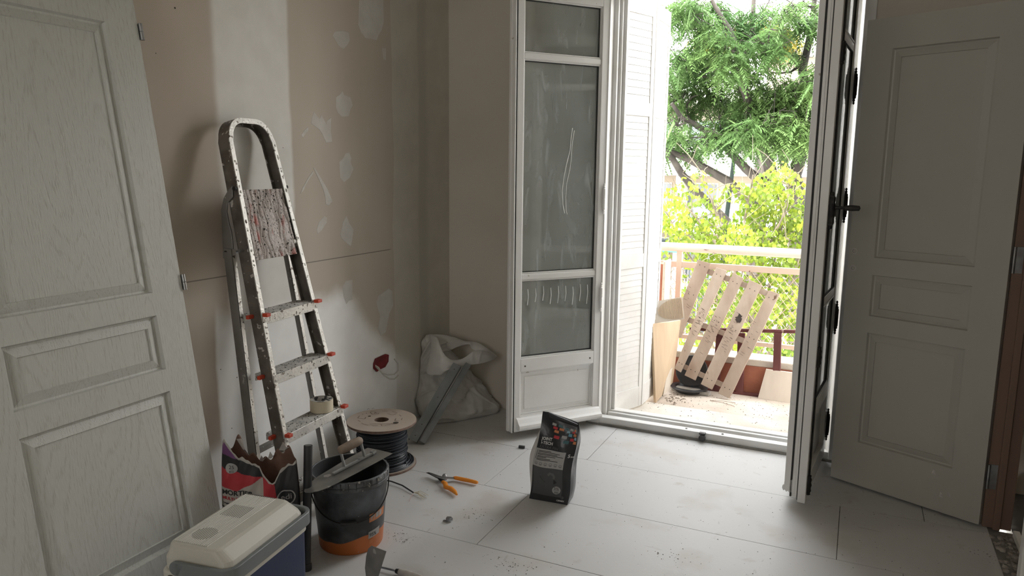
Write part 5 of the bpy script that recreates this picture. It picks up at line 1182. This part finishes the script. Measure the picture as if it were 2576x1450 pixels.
for i, z in enumerate((1.45,-1.45,-4.35,-7.25)):
    obj('balcony_slab', MB().box(-34, 22, BY, BY+1.5, z-.28, z-.02), M['slab'], bd_, bevel=.02)
    if i == 0: obj('parapet', MB().box(-34, 22, BY-.04, BY+.06, z-.02, z+1.15), M['slab'], bd_)
    else:
        q = MB(); q.box(-34,22,BY-.02,BY+.02,z+.95,z+1.0)
        x = -14
        while x < 4: q.box(x-.012,x+.012,BY-.012,BY+.012,z-.02,z+.95); x += .16
        obj('balustrade', q, M['railgrey'], bd_)
    for k, x in enumerate(np.arange(-31.5, 20, 2.9)):
        wz = z-.0; w = 2.1 if k % 2 else 1.6
        wi = obj('window', MB().box(x, x+w, BY+1.34, BY+1.42, wz+.05, wz+2.25), M['slab'], bd_)
        obj('pane', MB().box(x+.07, x+w/2-.03, BY+1.31, BY+1.35, wz+.1, wz+2.18), M['win'], wi); obj('pane', MB().box(x+w/2+.03, x+w-.07, BY+1.31, BY+1.35, wz+.1, wz+2.18), M['win'] if k % 3 else M['winblue'], wi)
        if (k*7+i*3) % 3 == 0: obj('roller_blind', MB().box(x+.05, x+w-.05, BY+1.27, BY+1.31, wz+.9-(k%2)*.5, wz+2.2), M['roller'], wi)
    obj('partition', MB().box(-8.6,-8.3, BY+.05, BY+1.4, z, z+2.6), M['slab'], bd_)
for k, x in enumerate(np.arange(-31.5, -6, 2.9)):
    wi = obj('window', MB().box(x, x+2, BY+1.34, BY+1.42, 1.6, 3.95), M['slab'], bd_); obj('pane', MB().box(x+.07, x+1.93, BY+1.30, BY+1.35, 1.7, 3.4), M['win'], wi); obj('roller_blind', MB().box(x+.07, x+1.93, BY+1.28, BY+1.35, 3.3, 3.9), M['winblue'], wi)
obj('awning', MB().box(-11.5,-7.3, BY-.35, BY+.6, -2.72,-2.38), M['awning'], bd_)
lp = atY(1855,330,22); l2 = atY(1835,490,22)
d_ = (l2-lp).normalized(); tag(obj('street_lamp', MB().tube([lp, l2, l2+d_*1.2, Vector((l2.x+.0,22,GZ))], [.05,.06,.07,.10], 8), pm('lamp_green', (.010,.016,.014), None, 3, .8, spec=.1)), 'dark leaning street lamp pole seen between the tree branches', 'street lamp')

# ---- trees
M['bark'] = pm('dark_bark', (.022,.018,.015), (.055,.047,.04), 5, .9, bump=.6, bscale=20, stretch=(1,1,.3), bdist=.02)
M['twig'] = pm('pale_twig', (.20,.17,.13), (.12,.10,.075), 6, .9)
M['leaf_green'] = pm('green_leaflets', (.075,.155,.052), (.135,.215,.068), .9, .55, trans=.5, lo=.3, hi=.7); M['leaf_green2'] = pm('autumn_leaflets', (.24,.28,.05), (.30,.24,.04), .9, .6, trans=.4)
M['leaf_lime'] = pm('lime_leaves', (.15,.23,.016), (.25,.30,.028), 1.6, .5, trans=.45, lo=.35, hi=.65); M['leaf_lime2'] = pm('lime_leaf_dark', (.09,.155,.015), (.17,.235,.025), 1.6, .5, trans=.45)  # two lime tones, dealt alternately to the leaves
def quad_mesh(P, U, V, W2, fold=0):
    """n leaves: P base, U length vec, V half width vec -> 2 quads folded (6 verts)"""
    n = len(P); vs = np.stack([P, P+U*.28+V*.85, P+U*.60+V, P+U, P+U*.60-V, P+U*.28-V*.85, P+U*.5+W2], 1).reshape(-1,3); i = np.arange(n)*7
    f = np.concatenate([np.stack([i+a, i+(a+1)%6, i+6], 1) for a in range(6)]); return vs, f
def rmesh(name, vs, f, mat, parent, kind='stuff'):
    me = bpy.data.meshes.new(name); me.vertices.add(len(vs)); me.vertices.foreach_set('co', np.ascontiguousarray(vs, dtype=np.float32).ravel())
    nv = f.shape[1]; me.loops.add(f.size); me.loops.foreach_set('vertex_index', f.astype(np.int32).ravel()); me.polygons.add(len(f))
    me.polygons.foreach_set('loop_start', np.arange(len(f), dtype=np.int32)*nv); me.polygons.foreach_set('loop_total', np.full(len(f), nv, dtype=np.int32)); me.materials.append(mat); me.update(calc_edges=True)
    o = bpy.data.objects.new(name, me); COL.objects.link(o); o.parent = parent; o.matrix_parent_inverse = Matrix.Translation(-parent.location); o['kind'] = kind; return o
def unit(a): return a/np.linalg.norm(a, axis=-1, keepdims=True)
def fronds(centres, mat, parent, L=.24, pairs=7, droop=.5):
    """pinnate leaves: many thin leaflets either side of a drooping midrib"""
    C = np.array(centres); n = len(C); az = RNG.uniform(0, 2*PI, n); el = RNG.normal(-.25-droop*.5, .4, n)
    D = np.stack([np.cos(az)*np.cos(el), np.sin(az)*np.cos(el), np.sin(el)], 1); Z = np.array([0,0,1.]); Sd = unit(np.cross(D, Z)+RNG.normal(0,.25,(n,3))); Ls = L*RNG.uniform(.7,1.3,n)[:,None]
    Ps, Us, Vs = [], [], []
    for k in range(pairs):
        t = (k+.6)/pairs; base = C+D*Ls*t+Z*(-.25*Ls*t*t)
        for s2 in (-1,1):
            u = unit(D*.75+Sd*s2+Z*(-.25)+RNG.normal(0,.12,(n,3)))*Ls*.36*(1-.45*t); Ps.append(base); Us.append(u); Vs.append(unit(np.cross(u, Z)+1e-4)*Ls*.046)
    P, U, V = map(np.concatenate, (Ps, Us, Vs)); i = np.arange(len(P))*4
    vs = np.stack([P, P+U*.5+V, P+U, P+U*.5-V], 1).reshape(-1,3); f = np.stack([i,i+1,i+2,i+3],1)
    return rmesh('foliage', vs, f, mat, parent)
def branch(px, Y0, r0, r1, dY=0):
    n = len(px); return [atY(x, y, Y0+dY*i/max(1,n-1)) for i, (x, y) in enumerate(px)], [r0+(r1-r0)*i/(n-1) for i in range(n)]
TY = 14.0
tr = thing('street_tree', 'large tree with feathery green leaves and dark forked branches beyond the balcony', 'tree', (atY(2000,480,TY).x+.4, TY, GZ))
base = Vector((atY(2000,480,TY).x+.5, TY, GZ)); limbs = []
p0 = atY(2000,470,TY)
limbs.append(([base, (base+p0)/2+Vector((.1,0,0)), atY(2008,560,TY), p0, atY(1998,440,TY), atY(2013,395,TY), atY(2031,349,TY), atY(2035,250,TY), atY(2019,176,TY), atY(2031,121,TY), atY(2040,76,TY), atY(2050,-10,TY)], [.34,.30,.26,.24,.20,.18,.15,.12,.11,.10,.08,.06]))
for px, r0, r1, dY in (
  ([(2000,450),(1974,425),(1965,379),(1942,350)], .14,.09,-.5), ([(1965,500),(1940,440),(1931,400),(1913,364),(1900,320),(1885,262),(1868,212),(1858,170),(1846,103),(1834,73),(1810,36),(1790,0)], .19,.05,-.8),
  ([(1872,225),(1877,197),(1878,137),(1892,76),(1896,0),(1900,-40)], .10,.05,.3), ([(1940,480),(1877,425),(1837,382),(1807,349),(1752,316),(1713,294),(1690,260)], .14,.05,-1.0),
  ([(1900,520),(1830,455),(1777,425),(1731,400),(1685,382),(1650,370)], .15,.06,-1.2), ([(1830,560),(1750,480),(1714,436),(1692,400),(1667,376),(1645,345)], .14,.05,-1.5),
  ([(1760,320),(1729,290),(1728,262),(1740,245),(1760,238)], .04,.02,0), ([(1870,240),(1840,215),(1800,200),(1760,190),(1735,180)], .05,.02,-.3), ([(1725,75),(1700,110),(1724,75),(1704,50),(1680,20)], .022,.012,0),
  ([(2030,155),(1990,180),(1960,185),(1930,180)], .04,.015,0), ([(2035,90),(2005,60),(1985,45),(1960,50)], .035,.012,0), ([(1850,110),(1820,100),(1790,120),(1750,130)], .04,.014,0)):
    limbs.append(branch(px, TY, r0, r1, dY))
for i, (pts, rr_) in enumerate(limbs): rr_ = [x*.62 for x in rr_]; obj('trunk' if i == 0 else 'limb', MB().tube(pts, rr_, 9), M['bark'], tr, smooth=True)
q = MB(); cl_c = []
spots_ = [(1700,30,30),(1735,15,40),(1790,30,45),(1850,60,45),(1900,100,50),(1760,75,40),(1810,105,45),(1705,150,40),(1750,150,45),(1700,200,40),(1740,210,45),(1790,170,45),(1840,160,45),(1890,190,50),(1930,110,45),(1690,260,35),(1700,320,32),(1740,275,30),
  (1690,360,26),(1720,365,30),(1775,345,30),(1810,330,45),(1850,290,55),(1900,270,60),(1950,260,60),(1990,230,45),(2010,280,50),(1960,320,55),(1900,330,50),(1850,345,40),(2000,340,45),(2030,330,40),(2030,220,35),(2050,60,30),(2010,50,25),(2040,20,30),(1980,20,30),(1920,30,35),(1970,80,22),(2000,140,18),(1990,370,30),(2015,300,40),(1820,240,40),(1780,230,36),(1680,60,18),(1745,385,20),(2080,200,60),(2100,320,60),(1620,250,60),(1620,100,60),(1620,350,60),(2170,120,70),(2180,260,70),(2260,180,70),(2250,330,60),(2150,20,60),(2160,400,50)]
for x, y, r in spots_:
    n = int(r*r*.060); Yc = TY+RNG.uniform(-1.2,1.0)
    c = atY(x, y, Yc)
    for i in range(n):
        a = RNG.uniform(0,2*PI); rr_ = r*math.sqrt(RNG.uniform(0,1)); p = atY(x+rr_*math.cos(a)*1.05, y+rr_*math.sin(a)*.85, Yc+RNG.uniform(-.5,.5)); cl_c.append(tuple(p))
    for i in range(10):
        a = RNG.uniform(0,2*PI); p = atY(x+r*1.15*math.cos(a), y+r*.9*math.sin(a), Yc+RNG.uniform(-.4,.4)); m_ = (c+p)/2+Vector(RNG.normal(0,.07,3)); q.tube([c, m_, p], [.014,.010,.004], 4); q.tube([m_, p+Vector(RNG.normal(0,.12,3))], [.007,.003], 4)
obj('twigs', q, M['bark'], tr, kind='stuff')
fronds(cl_c, M['leaf_green'], tr, L=.31, pairs=9)
rb = thing('autumn_tree', 'yellow-green tree standing behind the large feathery tree, above the roof line', 'tree', (-3.0, 26, GZ))
obj('trunk', MB().tube([(-3.0,26,GZ),(-3.1,26,0),(-3.0,26,4)], [.4,.3,.1], 8), M['bark'], rb)
fronds([tuple(atY(x+RNG.normal(0,r*.5), y+RNG.normal(0,r*.4), 26+RNG.uniform(-.8,.8))) for x, y, r, n in ((1960,85,45,420),(1900,70,40,260),(1850,90,40,240),(1780,110,40,220),(1985,110,30,160)) for _ in range(n)], M['leaf_green2'], rb, L=.42)

# lime shrub tree close to the railing
SY = 7.2
sh = thing('lime_shrub', 'yellow-green leafy young tree growing just beyond the balcony railing', 'tree', (-.85, SY, GZ))
st_ = Vector((-.9, SY, GZ)); q = MB(); q.tube([st_, Vector((-.95,SY,-4)), Vector((-.85,SY,-1.2))], [.12,.09,.06], 9); obj('trunk', q, M['twig'], sh, smooth=True)
stems = [[(1880,1000),(1875,760),(1840,640),(1800,520),(1770,430)],[(1880,1000),(1890,760),(1930,640),(1985,520),(1990,440)],[(1870,980),(1850,700),(1760,560),(1715,500)],[(1885,980),(1900,700),(1880,560),(1895,440)],[(1890,980),(1920,760),(1960,620),(1975,520),(1960,420)],[(1870,980),(1800,740),(1730,640),(1690,580),(1680,520)],[(1900,980),(1980,760),(2020,640),(2040,540)],[(1870,1000),(1780,860),(1700,780),(1650,700)],[(1920,1000),(1980,900),(2060,820),(2080,740)]]
q = MB(); anchors = []
for s2 in stems:
    dY = RNG.uniform(-.5,.5); pts = [atY(x+RNG.normal(0,5), y, SY+dY*i/4) for i, (x, y) in enumerate(s2)]; q.tube(pts, [.022,.016,.011,.008,.004][:len(pts)], 6)
    for a, b in zip(pts, pts[1:]):
        for k in range(7):
            c = a.lerp(b, RNG.uniform(0,1)); e = c+Vector((RNG.normal(0,.16), RNG.normal(0,.2), abs(RNG.normal(.10,.10)))); q.tube([c, (c+e)/2+Vector((0,0,.02)), e], [.005,.004,.002], 4)
for k in range(26):      # bare pale twigs poking out of the crown
    x = RNG.uniform(1690,1990); y = RNG.uniform(420,700); a = atY(x, y, SY+RNG.uniform(-.5,.3)); e = a+Vector((RNG.normal(0,.12), RNG.normal(0,.1), RNG.uniform(.12,.4))); q.tube([a, a.lerp(e,.5)+Vector((.02,0,0)), e], [.003,.0025,.0015], 4)
obj('branches', q, M['twig'], sh, kind='stuff')
blobs = [(1975,470,48,1),(1985,540,55,1),(1930,470,40,1),(1900,500,40,1),(1960,430,26,1),(1990,600,50,1),(1930,560,55,1),(1880,560,45,1),(1850,480,30,.7),(1760,455,28,.5),(1720,470,26,.5),(1690,500,28,.7),(1700,545,40,.8),(1740,500,30,.5),(1760,540,40,.7),(1800,500,30,.5),(1740,590,50,1),(1800,590,50,1),(1860,610,50,1),(1700,590,30,.8),(1930,620,50,1),(1800,640,45,1),(1760,640,40,1),(1850,650,40,1),(1950,660,50,1),(1990,680,45,1),
  (1740,720,40,.7),(1800,720,50,.9),(1860,740,55,1),(1930,740,55,1),(1980,760,50,1),(1760,800,50,.9),(1830,820,55,.9),(1900,830,55,.9),(1970,840,55,.9),(1740,870,40,.8),(1820,880,40,.8),(1900,890,30,.7),(1960,900,30,.7),(2040,560,50,1),(2060,680,60,1),(2080,800,60,1),(1640,560,40,.6),(1650,640,40,.5),(2000,920,50,1),(2120,600,60,1),(2140,740,60,1),(2150,860,60,1),(2200,680,60,.8)]
P = []
for x, y, r, dn in blobs:
    n = int(r*r*.095*dn); a = RNG.uniform(0,2*PI,n); rr_ = r*np.sqrt(RNG.uniform(0,1,n)); yc = SY+RNG.uniform(-.5,.5)
    for i in range(n): P.append(tuple(atY(x+rr_[i]*math.cos(a[i]), y+rr_[i]*math.sin(a[i]), yc+RNG.uniform(-.3,.3))))
P = np.array(P); n = len(P)
U = unit(np.stack([RNG.normal(0,.55,n), RNG.normal(0,.55,n), -RNG.uniform(.35,1.3,n)],1))*RNG.uniform(.034,.060,n)[:,None]
V = unit(np.cross(U, RNG.normal(0,1,(n,3))))*np.linalg.norm(U,axis=1,keepdims=True)*.36; Wv = unit(np.cross(U, V))*.006
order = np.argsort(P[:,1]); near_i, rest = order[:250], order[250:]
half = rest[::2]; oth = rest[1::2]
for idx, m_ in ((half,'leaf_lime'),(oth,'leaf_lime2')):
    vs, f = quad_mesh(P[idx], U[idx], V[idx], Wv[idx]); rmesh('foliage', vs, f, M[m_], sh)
lm = bpy.data.meshes.new('leaf'); lm.from_pydata([(0,0,0),(.34,.30,.0),(.40,.62,0),(.0,1.0,-.02),(-.40,.62,0),(-.34,.30,0),(0,.5,.10)], [], [(0,1,6),(1,2,6),(2,3,6),(3,4,6),(4,5,6),(5,0,6)]); lm.materials.append(M['leaf_lime'])
for i in near_i:
    u = Vector(U[i]); L_ = u.length; y_ = u.normalized(); x_ = Vector(V[i]).normalized(); z_ = x_.cross(y_)
    o = bpy.data.objects.new('leaf', lm); COL.objects.link(o); o.parent = sh; o.matrix_parent_inverse = Matrix.Translation(-sh.location)
    o.matrix_basis = Matrix(((x_.x*L_*.9, y_.x*L_, z_.x*L_, P[i][0]),(x_.y*L_*.9, y_.y*L_, z_.y*L_, P[i][1]),(x_.z*L_*.9, y_.z*L_, z_.z*L_, P[i][2]),(0,0,0,1)))
